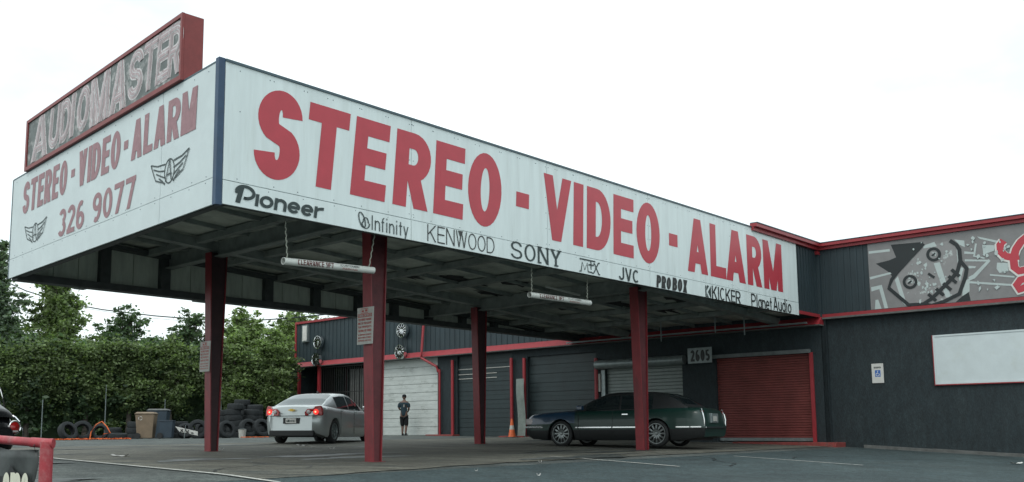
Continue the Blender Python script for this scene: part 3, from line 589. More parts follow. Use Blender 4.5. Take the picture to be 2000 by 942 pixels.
mb, *_ = brand('JVC', 1208, 1248, 535, 543, 525, 550, 1228, .19, .15, gap=.16); mb.build('brand_lettering', M['green_ink'], sg)
mb, *_ = brand('PRO', 1281, 1309, 549, 556, 540, 564, 1296, .30, .2, gap=.14, shear=.12); mb.build('brand_lettering', M['black_vinyl'], sg)
mb, *_ = brand('BOX', 1312, 1341, 553, 562, 545, 570, 1327, .30, .2, gap=.14, shear=.12); mb.build('brand_lettering', M['black_vinyl'], sg)
mb, *_ = brand('KICKER', 1390, 1446, 574, 584, 564, 589, 1418, .15, .12, gap=.1); mb.build('brand_lettering', M['black_vinyl'], sg)
mb = MB(); a0, a1 = az_(1377, 568)[0], az_(1388, 572)[0]; z1, z0 = zrow(1382, 558, 583); w_, h_ = a1 - a0, z1 - z0
mb.add([ff(a0 + w_ * .45, z0 + h_ * .5, 0), ff(a1, z0, 0), ff(a1, z1, 0)], [(0, 1, 2)])
mb.add([ff(a0, z0, .0), ff(a0 + w_ * .2, z0 + h_ * .1, 0), ff(a0 + w_ * .2, z1 - h_ * .1, 0), ff(a0, z1, 0)], [(0, 1, 2, 3)])
mb.add([ff(a0 + w_ * .3, z0, .0), ff(a0 + w_ * .7, z0, 0), ff(a0 + w_ * .25, z0 + h_ * .4, 0)], [(0, 1, 2)]); mb.add([ff(a0 + w_ * .3, z1, .0), ff(a0 + w_ * .7, z1, 0), ff(a0 + w_ * .25, z1 - h_ * .4, 0)], [(0, 1, 2)])
mb.build('brand_emblem', M['green_ink'], sg)
mb, *_ = brand('Planet', 1467, 1507, 588, 598, 577, 603, 1485, .12, gap=.12, mt='black_vinyl'); mb.build('brand_lettering', M['black_vinyl'], sg)
mb, *_ = brand('Audio', 1510, 1545, 596, 604, 583, 609, 1527, .12, gap=.12); mb.build('brand_lettering', M['black_vinyl'], sg)

# ------------------------------------------------------------------ left fascia sign (skewed end of the canopy)
THL = atan2(-LD[1], -LD[0])                            # local x runs from far end to the corner
s2 = thing('fascia_sign', 'faded left end sign of the canopy with phone number 326 9077 and two winged emblems', 'sign', ORG, THL)
def lp(x, y, off=.03):                                 # pixel -> (s,z) on the left fascia, s<=0
    n = LN; p0 = A + n * off * (1 if (A @ n) < 0 else -1)
    p = hitplane(x, y, p0, n); return -float((p - A) @ LD), float(p[2] + ZC)
sgn = 1
gf = lambda x, y, lf: (x, -.036 - lf, y)
zl0 = (lp(48, 491)[1] + lp(398, 361)[1]) / 2; sv = lp(312, 400)[0]
for a0, a1 in ((-lB, sv), (sv, -.10)):
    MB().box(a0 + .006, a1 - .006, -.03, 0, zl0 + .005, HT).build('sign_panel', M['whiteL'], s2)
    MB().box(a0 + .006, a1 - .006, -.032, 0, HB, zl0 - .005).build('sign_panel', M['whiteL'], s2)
MB().box(-lB, -.10, 0, .025, HB + .01, HT - .005).build('backing', M['trim_dark'], s2)
MB().box(-lB - .02, -.10, -.035, .025, HT, HT + .03).build('edge_trim', M['trim_dark'], s2)
MB().box(-lB - .05, -lB, -.035, .025, HB - .01, HT + .02).build('edge_trim', M['trim_dark'], s2)
MB().box(-.085, .02, -.06, .05, HB - .02, HT + .05).build('corner_post', M['blue_post'], s2)
mb = MB()
for a in np.arange(-lB + .3, -.2, .6):
    for z in (HT - .08, zl0 + .05, zl0 - .05): mb.lathe([(.0, -.005), (.009, -.003), (.010, 0)], 6, (a + random.uniform(-.08, .08), -.032, z), 'y')
mb.build('screw', M['trim_dark'], s2, kind='stuff')
zt2 = (lp(56, 357)[1] + lp(384, 164)[1]) / 2; zb2 = (lp(45, 422)[1] + lp(381, 250)[1]) / 2
for body, x0, x1, y0, y1, gp in (('STEREO', 45, 131, 392, 345, .13), ('-', 139, 146, 338, 334, 0), ('VIDEO', 153, 235, 330, 286, .13), ('-', 242, 250, 281, 278, 0), ('ALARM', 257, 384, 272, 205, .1)):
    a0, a1 = lp(x0, y0)[0], lp(x1, y1)[0]; h = zt2 - zb2
    tot = sum(WID.get(c, 1.) for c in body) + gp * (len(body) - 1); sc = (a1 - a0) / tot; x = a0
    for c in body:
        wd = WID.get(c, 1.) * sc if c != '-' else a1 - a0
        p = .17 if c != 'I' else .17
        if c == 'I': wd = .17
        mb = MB(); stroke_mesh(mb, glyph(c, wd, h, p, .13), p, .13, lambda X, Y, lf: gf(x + X + .05 * Y, zb2 + Y, lf)); mb.build('letter', M['faded'], s2)
        x += WID.get(c, 1.) * sc + gp * sc
z1_ = (lp(122, 409)[1] + lp(256, 346)[1]) / 2; z0_ = (lp(122, 462)[1] + lp(240, 412)[1]) / 2
for body, x0, x1, y0, y1 in (('326', 114, 164.5, 437, 420), ('9077', 180.5, 264, 412, 378)):
    a0, a1 = lp(x0, y0)[0], lp(x1, y1)[0]; wd = (a1 - a0) / (len(body) + .18 * (len(body) - 1)); x = a0
    for c in body:
        mb = MB(); stroke_mesh(mb, glyph(c, wd, z1_ - z0_, .13, .10), .13, .10, lambda X, Y, lf: gf(x + X + .04 * Y, z0_ + Y, lf)); mb.build('letter', M['faded'], s2); x += wd * 1.18
def wings(x0, x1, yt, yb, ymid):
    a0, a1 = lp(x0, ymid + (x1 - x0) * .25)[0], lp(x1, ymid - (x1 - x0) * .25)[0]; xc = (x0 + x1) / 2
    w_ = a1 - a0; z1 = lp(xc, yt)[1]; z0 = lp(xc, yb)[1]; cx = a0 + w_ * .5; cz = z0 + (z1 - z0) * .5; h_ = z1 - z0
    mb = MB(); k = 0; t = w_ * .018
    st = [('C', arc(cx, cz, h_ * .36, h_ * .42, 0, 360, 26))]
    for s_ in (-1, 1):
        for j in range(4):
            y = cz + h_ * (.42 - .2 * j); L_ = w_ * (.5 - .075 * j)
            st.append(('C', [(cx + s_ * h_ * .32, y - h_ * .12 - .02 * j), (cx + s_ * L_ * .65, y - h_ * .08), (cx + s_ * L_, y + h_ * .06)]))
        st.append(('C', [(cx + s_ * w_ * .5, cz + h_ * .48), (cx + s_ * w_ * .43, cz + h_ * .15), (cx + s_ * w_ * .36, cz - h_ * .15), (cx + s_ * h_ * .3, cz - h_ * .38)]))
    for sx_ in ((cx - h_ * .26, cz - h_ * .34, cx + h_ * .03, cz + h_ * .40), (cx + h_ * .18, cz - h_ * .34, cx + h_ * .03, cz + h_ * .40), (cx - h_ * .2, cz - h_ * .12, cx + h_ * .2, cz - h_ * .1)): st.append(('C', [(sx_[0], sx_[1]), (sx_[2], sx_[3])]))
    stroke_mesh(mb, st, t * 1.0, t * 1.0, gf); mb.build('winged_emblem', M['green_ink'], s2)
wings(295, 370, 306, 361, 328); wings(48, 91, 433, 475, 453)

# ------------------------------------------------------------------ rooftop AUDIO MASTER case
def bcorner(x, y, z): d = ray(x, y); return d * ((z - ZC) / d[2])
zc0 = HT + .03
pb = bcorner(352, 154, zc0)                            # front bottom right corner
offn = -float((pb - A) @ np.array([V[0], V[1], 0]))
nrm = LN if (A @ LN) < 0 else -LN
def cpx(x, y): p = hitplane(x, y, pb, LN); return -float((p - pb) @ LD), float(p[2] + ZC)
tl, bl, tr, br = cpx(50.4, 241.5), cpx(47.8, 335.5), cpx(353.5, 21), cpx(352, 154)
cw0 = (tl[0] + bl[0]) / 2; cz1 = (tl[1] + tr[1]) / 2; cz0 = (bl[1] + br[1]) / 2
pe = hitplane(389, 80, pb, LD) ; dep = float(np.linalg.norm((pe - pb)[:2])); dep = min(max(dep, .4), 1.4)
ms = thing('rooftop_sign', 'old maroon framed AUDIO MASTER sign with faded outlined letters standing on the canopy roof', 'sign', (float(pb[0]), float(pb[1]), zc0), THL)
w_, h_ = -cw0, cz1 - cz0; fr = .10
cz0 -= zc0; z0c, z1c = cz0, cz0 + h_
MB().box(-w_, 0, .05, dep, z0c, z1c).build('case', M['cabinet'], ms, bevel=.01)
for bx in ((-w_, 0, 0, .049, z0c, z0c + fr * .8), (-w_, 0, 0, .049, z1c - fr * .7, z1c), (-w_, -w_ + fr, 0, .049, z0c + fr * .8, z1c - fr * .7), (-fr * .6, 0, 0, .049, z0c + fr * .8, z1c - fr * .7)):
    MB().box(*bx).build('frame', M['cabinet'], ms)
MB().box(-w_ + fr, -fr * .6, .03, .0495, z0c + fr * .8, z1c - fr * .7).build('sign_face', M['neon_back'], ms)
for x in np.arange(-w_ + .6, -.2, 1.9): MB().box(x - .05, x + .05, dep * .3, dep * .6, z0c - .1, z0c).build('mounting_foot', M['cabinet'], ms)
hf = lambda x, y, lf: (x, .027 - lf, y)
lx = lambda x, y: cpx(x, y)[0]
LET = [('A', 58, 91, 285), ('U', 91, 113, 268), ('D', 113, 134, 254), ('I', 133, 147, 243), ('O', 145, 171, 230), ('M', 173, 212, 205), ('A', 210, 245, 180), ('S', 245, 275, 160), ('T', 274, 301, 145), ('E', 300, 326, 125), ('R', 322, 352, 110)]
zA, zB = z0c + .22 * h_, z0c + .90 * h_
for i, (c, x0, x1, y) in enumerate(LET):
    a0, a1 = lx(x0, y), lx(x1, y); wd = a1 - a0 - .03
    zA, zB = z0c + (.10 if c in 'AM' and i < 7 else .14) * h_, z0c + .92 * h_
    for j, (p, mt) in enumerate(((.30, 'neon_pale'), (.21, 'neon_pink'), (.10, 'neon_white'), (.055, 'neon_pink'))):
        pp = min(p, wd * .34 * p / .3) if c != 'I' else p * .85; off = (.30 - p) / 2 * min(1, wd * .34 / .3)
        mb = MB(); wref = min(.30, wd * .34); g = glyph(c, wd * (.5 if c == 'I' else 1), zB - zA, wref, .2)
        stroke_mesh(mb, g, pp, min(p, .2 * p / .3 + .02), lambda X, Y, lf: hf(a0 + X + .015 + (.10 * Y if c != 'M' else 0), zA + Y, lf + .004 * j + .0003 * (i % 3)))
        mb.build('letter_outline' if j else 'letter', M[mt], ms)

# ------------------------------------------------------------------ clearance pipes
def clearance(p0, p1, r0, r1, label, b, small):
    a0, _, z0 = onb(*p0, b); a1, _, z1 = onb(*p1, b)
    t = thing('clearance_pipe', label, 'clearance bar', W(a0, b, z0), TH, 'hanging clearance pipes')
    Ln_ = a1 - a0; dz_ = z1 - z0; r = .062
    mb = MB(); n = 20; prof = [(r, 0), (r, Ln_), (r * .85, Ln_), (r * .85, 0)]
    mb.lathe(prof, 24, (0, 0, 0), 'x', close=True)
    mb.v = [(x, y, z + dz_ * x / Ln_) for x, y, z in mb.v]
    mb.build('pipe', M['pvc'], t, smooth=True)
    for (xa, q) in ((.08, r0), (Ln_ - .1, r1)):
        aa, _, zz = onb(*q, b); mb = MB(); pts = []
        for i in range(13): pts.append(((xa * (1 - i / 12) + (aa - a0) * i / 12), .012 * (-1) ** i, dz_ * xa / Ln_ + r + (zz - z0 - r) * i / 12))
        mb.tube(pts, .011, 5); mb.build('rope', M['rope'], t)
    def wrap(x, y, lf): th = y / r; R_ = r + .004 + lf; return (x, -R_ * cos(th), R_ * sin(th) + dz_ * x / Ln_)
    mb = text(MB(), 'CLEARANCE 9FT', Ln_ * .13, Ln_ * .52, -.045, .045, wrap, .17, seg=7); mb.build('lettering', M['sign_ink'], t)
    mb = text(MB(), '(CUSTOMER)', Ln_ * .59, Ln_ * .81, .0, .035, wrap, .16, seg=5); mb.build('lettering', M['black_vinyl'], t)
    mb = text(MB(), 'PARKING', Ln_ * .62, Ln_ * .79, -.052, -.018, wrap, .16, seg=5); mb.build('lettering', M['sign_red'], t)
clearance((553, 510), (729, 528.5), (557, 430), (734, 452), 'white clearance pipe hanging from the near end of the canopy, left of the front column', .35, 0)
clearance((1034, 576), (1152, 592), (1038, 522), (1147, 545), 'white clearance pipe hanging further back, under the SONY and JVC names', .35, 1)

# ------------------------------------------------------------------ tow-away notices on columns
def notice(col, px, label, z0z1, wide, tilt):
    a, b = COLS[col]; (z1, z0) = z0z1; d = .19 + .25 * .55
    t = thing('tow_notice', label, 'notice', W(a - d / 2 - .09, b - .02 , (z0 + z1) / 2), TH - pi / 2)
    w_, h_ = wide / 2, (z1 - z0) / 2
    mb = MB(); mb.frustum([(-w_, -.004, -h_), (w_, -.004, -h_), (w_ + tilt, -.004, h_), (-w_ + tilt * .2, -.004, h_)], [(-w_, .004, -h_), (w_, .004, -h_), (w_ + tilt, .004, h_), (-w_ + tilt * .2, .004, h_)]); mb.build('plate', M['sign_dirty'], t)
    fn = lambda x, y, lf: (x, -.0055 - lf, y)
    mb = MB(); mb.add([fn(-w_ * .9, h_ * .47, 0), fn(w_ * .9, h_ * .47, 0), fn(w_ * .9, h_ * .66, 0), fn(-w_ * .9, h_ * .66, 0)], [(0, 1, 2, 3)])
    mb.build('print_band', M['sign_red'], t)
    fn2 = lambda x, y, lf: (x, -.0075 - lf, y)
    text(MB(), 'TOWING ENFORCED', -w_ * .85, w_ * .85, h_ * .50, h_ * .63, fn2, .16).build('print_line', M['sign_dirty'], t)
    mb = MB(); stroke_mesh(mb, [('C', [(-w_ * .5, h_ * .7), (w_ * .42, h_ * .7), (w_ * .42, h_ * .93), (-w_ * .5, h_ * .93), (-w_ * .5, h_ * .7)]), ('B', -w_ * .4, h_ * .75, -w_ * .1, h_ * .85), ('B', w_ * .05, h_ * .76, w_ * .35, h_ * .88)], .012, .012, fn2); mb.build('print_line', M['sign_red'], t)
    y = .28
    for s_, hh in (('CUSTOMER PARKING', .12), ('ONLY IF YOU LEAVE', .12), ('THE PROPERTY', .12), ('CAR WILL BE TOWED', .12), ('ALL UNAUTHORIZED VEHICLES', .08), ('WILL BE TOWED AT OWNERS', .08), ('EXPENSE AND RISK', .08)):
        text(MB(), s_, -w_ * .85, w_ * .85, h_ * y, h_ * (y + hh), fn2, .2).build('print_line', M['sign_red'], t); y -= hh + .08
for i, (px0, py0, py1, wd, lab) in enumerate(((718, 600, 672, .46, 'white and red tow-away notice fixed to the near front column'), (0, 0, 0, 0, ''), (401, 667, 726, .42, 'white tow-away notice on the left column before the trees'))):
    if not lab: continue
    ci = 0 if i == 0 else 2; a, b = COLS[ci]
    z1 = ona(px0, py0, a - .25)[2]; z0 = ona(px0, py1, a - .25)[2]
    notice(ci, px0, lab, (z1, z0), wd, .03)

# ------------------------------------------------------------------ garage building
bld = thing('garage_building', 'long charcoal garage building with red trim, parapet and row of roll-up doors', 'building', W(AE, 0, 0), TH)
def wb(x, y, da=0.): a, b, z = ona(x, y, AE + da); return b, z
def lo(a): return a - AE                                # local x
bL = wb(582, 719)[0]; bRR = -16.
zbl = wb(700, 709)[1]; zpar = wb(650, 624)[1]
# wall segments behind everything (split by door openings)
doors = {}
def opening(n, xl, xr, yt, yb): b1, z1 = wb(xl, yt); b0, z0 = wb(xr, yb); doors[n] = (b0, b1, min(z1, zbl - .02), z0)
opening('white', 745, 855, 697, 850); opening('dark1', 893, 1001, 697, 852); opening('dark2', 1030, 1167, 697, 854)
opening('grey', 1183, 1337, 712, 856); opening('red', 1397, 1589, 700, 860)
ordd = sorted(doors.items(), key=lambda kv: kv[1][0])
edges = []; cur = -.0
WTH = .25
def wallbox(b0, b1, z0, z1, mt='wall_low', name='wall', x0=0., x1=WTH): return MB().box(x0, x1, b0, b1, z0, z1).build(name, M[mt], bld)
glow = gab(AE, 10) - .6
prev = -.15
for n, (b0, b1, zt, zb0) in ordd:
    if b0 > prev + .02: wallbox(prev, b0, glow, zbl)
    wallbox(b0, b1, zt, zbl, x0=.003); prev = b1
bars0 = wb(632, 760)[0]; 
wallbox(prev, wb(745, 760)[0] + .15, glow, zbl)
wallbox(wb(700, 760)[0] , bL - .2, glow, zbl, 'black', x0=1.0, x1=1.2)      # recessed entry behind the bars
MB().box(0., 8., bL - .22, bL, glow, zpar).build('wall', M['wall_low'], bld)
# doors
def door(n, mt, ns, depth=.10, bulge=.006, x=.12, kindstuff=False):
    b0, b1, zt, zb0 = doors[n]; g = gab(AE, (b0 + b1) / 2); zb0 = max(zb0, g)
    zz = np.linspace(zb0 - .02, zt, ns + 1)
    d = MB()
    if kindstuff:
        for i in range(ns): d.frustum([(x, b0, zz[i]), (x, b1, zz[i]), (x, b1, zz[i + 1] - .006), (x, b0, zz[i + 1] - .006)], [(x - .016, b0, zz[i] + .015), (x - .016, b1, zz[i] + .015), (x - .016, b1, zz[i + 1] - .02), (x - .016, b0, zz[i + 1] - .02)])
        o = d.build('roll_up_door', M[mt], bld)
        o2 = MB().box(x - .03, x + .02, b0, b1, zb0 - .03, zb0 + .07).build('bottom_bar', M['galv'], o)
    else:
        o = MB().box(x + .03, x + .05, b0, b1, zb0, zt).build('roll_up_door', M['black'], bld)
        for i in range(ns):
            h = zz[i + 1] - zz[i]; s = MB()
            s.box(x, x + .025, b0, b1, zz[i] + .006, zz[i + 1] - .006)
            for k in range(2):
                y0 = zz[i] + .02 + k * h * .5; s.box(x - .008, x - .0005, b0 + .03, b1 - .03, y0, y0 + h * .5 - .035)
            s.build('panel', M[mt], o)
    return o
dw = door('white', 'door_white', 9); d1 = door('dark1', 'door_dark', 9); d2 = door('dark2', 'door_dark', 9); dg = door('grey', 'door_grey', 22, kindstuff=True); dr = door('red', 'door_red', 34, kindstuff=True)
b0, b1, zt, z0 = doors['dark1']
for f_ in (.17, .235, .29): 
    zz = zt - (zt - z0) * f_; MB().box(.085, .105, b0 + (.9 if f_ > .2 else .0), b1, zz, zz + .03).build('glazing_strip', M['sign_dirty'], d1)
b0, b1, zt, z0 = doors['grey']
MB().lathe([(0, 0), (.17, 0), (.17, b1 - b0 + .5), (0, b1 - b0 + .5)], 20, (-.18, b0 - .2, zt - .02), 'y').build('roller_drum', M['galv'], bld, smooth=True)
b0r, b1r, ztr, z0r = doors['red']
MB().box(-.16, -.003, b0r - .05, b1r + .1, ztr - .02, ztr + .10).build('door_header', M['dull_galv'], bld)
MB().box(-.05, -.003, b0r - .12, b0r - .005, z0r - .1, ztr).build('door_frame', M['red_trim'], bld)
for xx in (1183,): 
    b_ = wb(xx, 780)[0]; MB().box(-.06, -.003, b_ - .02, b_ + .14, z0, zt - .2).build('door_frame', M['galv'], bld)
    MB().box(-.12, -.003, b_ + .16, b_ + .40, wb(xx, 765)[1], wb(xx, 730)[1]).build('switch_box', M['sign_dirty'], bld)
# upper wall of the left wing: siding sheets
nb2 = 12; e = np.linspace(-.1, bL, nb2 + 1)
for i in range(nb2):
    MB().box(-.10, .12, e[i] + .004, e[i + 1] - .004, zbl + .16, zpar - .05).build('siding_sheet', M['siding'], bld)
rb = MB()
for b in np.arange(.1, bL - .1, .3): rb.box(-.118, -.1005, b - .02, b + .02, zbl + .18, zpar - .06)
rb.build('siding_rib', M['siding'], bld, kind='stuff')
MB().frustum([(-.34, -.1, zbl - .0), (.12, -.1, zbl), (.12, bL + .06, zbl), (-.34, bL + .06, zbl)], [(-.12, -.1, zbl + .24), (.12, -.1, zbl + .24), (.12, bL + .06, zbl + .24), (-.12, bL + .06, zbl + .24)]).build('red_band', M['red_trim'], bld)
MB().box(-.33, .0, -.1, bL, zbl - .035, zbl - .003).build('soffit', M['footing'], bld)
MB().box(-.2, .2, -.1, bL + .05, zpar - .05, zpar + .06).build('coping', M['red_trim'], bld)
MB().box(-.13, .3, bL + .003, bL + .14, zbl + .1, zpar + .02).build('corner_trim', M['red_trim'], bld)
# downpipe with elbow
bd, zd = wb(835, 660); 
MB().tube([(-.18, bd, zpar - .1), (-.36, bd, zbl + .3), (-.40, bd, zbl - .05), (-.08, bd - .65, zbl - .45), (-.07, bd - .75, zbl - .7)], .06, 8).build('downpipe', M['red_trim'], bld, smooth=True)
# red guard posts and pipes against the wall
for xx, yt in ((863, 722), (888, 704), (1003, 700), (1028, 700), (1168, 700)):
    b_, z_ = wb(xx, yt); g = gab(AE, b_); r = .07 if xx != 863 else .05
    MB().tube([(-.14, b_, g - .02), (-.14, b_, min(z_, zbl - .04))], r, 10).build('wall_pipe', M['red_trim'], bld, smooth=True)
for x0_, x1_ in ((845, 898), (988, 1036)):
    b1_, b0_ = wb(x0_, 855)[0], wb(x1_, 855)[0]; g = gab(AE - .3, b0_)
    MB().box(-.45, -.003, b0_, b1_, g - .1, g + .07).build('door_curb', M['curb_red'], bld, bevel=.01)
MB().box(-.42, -.003, doors['dark2'][0] - .2, bd - .5, glow, gab(AE, 12) + .035).build('footing', M['footing'], bld)
# barred entry grille
gr = MB()
bb1, zz1 = wb(632, 722); bb0 = wb(742, 722)[0]; g = gab(AE, 22)
grille = thing('security_grille', 'black iron bar grille across the shop entry left of the white garage door', 'grille', W(AE - .12, bb0, g), TH)
nbar = 26
for i in range(nbar):
    b_ = (bb1 - bb0) * i / (nbar - 1); MB().box(-.012, .012, b_ - .012, b_ + .012, .03, zbl - g - .06).build('bar', M['iron'], grille)
for z_ in (.12, 1.1, 2.1, zbl - g - .12): MB().box(-.02, .02, 0.02, bb1 - bb0 - .02, z_ - .02, z_ + .02).build('rail', M['iron'], grille)
b5, _ = wb(628, 760); MB().box(-.2, -.06, b5 - .09, b5 + .09, glow, zbl).build('entry_post', M['red_trim'], bld)
MB().box(-.2, -.06, bL - .35, bL - .23, glow, zbl).build('entry_post', M['red_trim'], bld)
# pale curtain or display panels behind the bars
for i in range(7):
    f0 = bb0 + (bb1 - bb0) * (.01 + i * .085); MB().box(.3, .33, f0, f0 + (bb1 - bb0) * .07, g + .1, zbl - .25).build('display_panel', M['board' if i < 4 else 'footing'], bld)
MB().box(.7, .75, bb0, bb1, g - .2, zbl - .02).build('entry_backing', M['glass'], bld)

# --- right block: upper storey with mural, lower wall
zr = HB + .05; ztop = onb(1594, 485, -.05)[2]
c0 = onb(1475, 450, -.15)[0]; zb_top = wb(1700, 470)[1] 
MB().box(lo(20.235), .0, .01, .2, zr + .1, HT + .02).build('upper_wall', M['siding'], bld)
MB().box(.0, .25, bRR, .2, zr + .08, HT + .02).build('upper_wall', M['siding'], bld)
rb = MB()
for a in np.arange(20.4, 21.75, .2): rb.box(lo(a) - .03, lo(a) + .03, -.012, .0095, zr + .12, HT)
bm1 = wb(1693, 550)[0]
for b in np.arange(bm1 + .1, -.05, .2): rb.box(-.022, -.0005, b - .03, b + .03, zr + .12, HT)
rb.build('siding_rib', M['siding'], bld, kind='stuff')
def ltrim(name, x0, z0, z1, d, mt):
    MB().box(lo(x0), -d, -d, .006, z0, z1).build(name, M[mt], bld); MB().box(-d, .006, bRR, .006, z0 + .002, z1 - .002).build(name, M[mt], bld)
ltrim('coping', c0, HT - .08, HT + .02, .10, 'red_trim'); ltrim('coping', c0, HT + .021, HT + .12, .20, 'red_trim')
ltrim('gutter_lip', c0, HT + .121, HT + .145, .22, 'trim_dark')
ltrim('red_band', 20.235, zr - .0, zr + .10, .05, 'red_trim')
MB().box(-.1, .3, bRR, .0, zr - .06, zr - .004).build('soffit', M['footing'], bld)
MB().box(.14, .36, bRR, -.16, glow - .6, zr - .07).build('lower_wall', M['wall_low'], bld)
MB().box(0, .36, -.155, .0, glow - .6, zr - .06).build('lower_wall', M['wall_low'], bld)
# roof mass so the place closes from above
MB().box(.3, 9., bRR, -.01, HT - .3, HT - .2).build('roof', M['footing'], bld)
MB().box(.13, 8., .0, bL - .25, zpar - .4, zpar - .3).build('roof', M['footing'], bld)
MB().box(8.8, 9, bRR, bL, glow - 1, zpar - .1).build('rear_wall', M['siding'], bld)
# footing strip at the right wall
ft = MB(); n = 24; bsq = np.linspace(bRR, -1.15, n)
for i in range(n - 1):
    g0 = gab(AE, bsq[i]) ; g1 = gab(AE, bsq[i + 1]); hh = .09 + .01 * random.random()
    ft.frustum([(-.03, bsq[i], g0 - .3), (.139, bsq[i], g0 - .3), (.139, bsq[i + 1], g1 - .3), (-.03, bsq[i + 1], g1 - .3)], [(-.03 + random.uniform(-.02, .02), bsq[i], g0 + hh), (.139, bsq[i], g0 + hh), (.139, bsq[i + 1], g1 + hh), (-.03, bsq[i + 1], g1 + hh)])
ft.build('footing', M['footing'], bld)
b1_, b0_ = wb(1440, 868, -.3)[0], wb(1641, 868, -.3)[0]; g = gab(AE, -.3)
MB().box(-.62, .13, b0_, b1_, g - .2, g + .13).build('door_curb', M['curb_red'], bld, bevel=.015)
MB().box(-.4, .13, b1_ + .003, doors['grey'][1] + .6, g - .2, g + .12).build('door_curb', M['footing'], bld, bevel=.015)
# window board
bw0, zw1 = wb(1819, 655); _, zw0 = wb(1825, 751)
MB().box(.10, .135, bw0 - 4.6, bw0 - .05, zw0 + .05, zw1 - .05).build('window_board', M['board'], bld)
for bx in ((bw0 - 4.65, bw0, zw0, zw0 + .049), (bw0 - 4.65, bw0, zw1 - .049, zw1), (bw0 - .049, bw0, zw0 + .05, zw1 - .05)):
    MB().box(.085, .1355, bx[0], bx[1], bx[2], bx[3]).build('window_frame', M['board'], bld)
MB().box(.075, .137, bw0 - 4.65, bw0 + .02, zw0 - .03, zw0 - .002).build('window_sill', M['red_trim'], bld)
MB().box(.075, .137, bw0 + .001, bw0 + .02, zw0 - .0, zw1).build('window_sill', M['red_trim'], bld)
# beams and clutter under the end of the canopy
zz_ = ona(1256, 622, 20.6)[2]; MB().box(lo(20.55), lo(20.65), .3, BW - .1, zz_ - .10, zz_ + .12).build('header_beam', M['red_trim'], bld)
for bx, zq in ((1.6, .5), (2.6, .35), (4.6, .5)): MB().box(lo(19.9), lo(19.93), bx, bx + .03, HB - zq, HB + .3).build('hanger', M['galv'], bld)
MB().box(lo(21.2), lo(21.3), .2, BW, zbl + .02, zbl + .07).build('conduit', M['galv'], bld)

# number sign 2605
b_, z_ = wb(1391, 708, -.35); b2, z2 = wb(1343, 681, -.35)
ns = thing('number_sign', 'small grey sign with house number 2605 above the red roller door', 'sign', W(AE - .35, b_, z_), TH - pi / 2)
w_, h_ = b2 - b_, z2 - z_
MB().box(-w_, 0, -.01, .01, 0, h_).build('plate', M['galv'], ns); MB().box(-w_ * .7, -w_ * .3, .01, .34, h_ * .5, h_ * .55).build('bracket', M['iron'], ns)
text(MB(), '2605', -w_ * .88, -w_ * .08, h_ * .12, h_ * .86, lambda x, y, lf: (x, -.013 - lf, y), .2, gap=.2).build('lettering', M['black_vinyl'], ns)
# accessible parking sign
b_, z_ = wb(1727, 748, .13); b2, z2 = wb(1702, 711, .13)
hs = thing('parking_sign', 'white accessible parking sign with blue wheelchair square on the dark wall', 'sign', W(AE + .125, b_, z_), TH - pi / 2)
w_, h_ = b2 - b_, z2 - z_
MB().box(-w_, 0, -.008, .008, 0, h_).build('plate', M['sign_white'], hs, bevel=.004)
MB().box(-w_ * .72, -w_ * .25, -.0115, -.0085, h_ * .32, h_ * .66).build('blue_square', M['blue'], hs)
mb = MB(); cx, cy, k = -w_ * .49, h_ * .47, h_ * .1
stroke_mesh(mb, [('C', arc(cx - k * .1, cy - k * .35, k * .75, k * .75, 100, 350, 14)), ('C', [(cx, cy + k), (cx, cy), (cx + k * .8, cy), (cx + k * 1.1, cy - k)]), ('B', cx - k * .25, cy + k * 1.05, cx + k * .25, cy + k * 1.5)], k * .28, k * .28, lambda x, y, lf: (x, -.0125 - lf, y)); mb.build('wheelchair_symbol', M['sign_white'], hs)
text(MB(), 'RESERVED', -w_ * .8, -w_ * .2, h_ * .75, h_ * .84, lambda x, y, lf: (x, -.0095 - lf, y), .2).build('lettering', M['green_ink'], hs)
# small sign at left corner
b_, z_ = wb(603, 668, -.14); b2, z2 = wb(593, 636, -.14)
lt = thing('wall_light', 'narrow pale light box on the far left corner of the upper wall', 'light box', W(AE - .14, b_, z_), TH - pi / 2)
MB().box(-(b2 - b_), 0, -.1, .035, 0, z2 - z_).build('housing', M['galv'], lt); MB().box(-(b2 - b_) * .85, -(b2 - b_) * .1, -.115, -.101, .06, z2 - z_ - .06).build('diffuser', M['sign_white'], lt)

# ------------------------------------------------------------------ mural
mu = thing('mural_panel', 'grey graphic mural panel with a stitched mask face and red script on the upper wall', 'mural', W(AE, 0, 0), TH)
def mw(x, y): a, b, z = ona(x, y, AE - .04); return b, z
bmL = (mw(1693, 490)[0] + mw(1703, 610)[0]) / 2
MB().box(-.035, -.001, bRR + 1, bmL, zr + .11, HT - .085).build('panel', M['mural_grey'], mu)
zc = lambda z: min(max(z, zr + .115), HT - .09)
def shape(name, mt, polys, lift, joined=False):
    mb = MB()
    for k, P_ in enumerate(polys):
        q = [mw(1680 + x * .2336, 420 + y * .2336) for x, y in P_]
        q = [(b, zc(z)) for b, z in q]; lf = .036 + lift * .25 + .0004 * k
        mb.frustum([(-lf, b, z) for b, z in q], [(-.0355, b, z) for b, z in q])
        if not joined: mb.build(name, M[mt], mu); mb = MB()
    if joined: mb.build(name, M[mt], mu, kind='stuff')
def ribbon(name, mt, lines, wd, lift):
    mb = MB()
    for k, P_ in enumerate(lines):
        q = [mw(1680 + x * .2336, 420 + y * .2336) for x, y in P_]
        stroke_mesh(mb, [('C', q)], wd, wd, lambda X, Y, lf: (-.036 - lift * .25 - .0006 * k, X, zc(Y)))
    return mb.build(name, M[mt], mu)
shape('dark_field', 'mural_dark', [[(255, 250), (530, 225), (270, 520), (240, 480), (130, 408), (240, 380), (300, 355)], [(800, 740), (905, 635), (925, 730)]], .001)
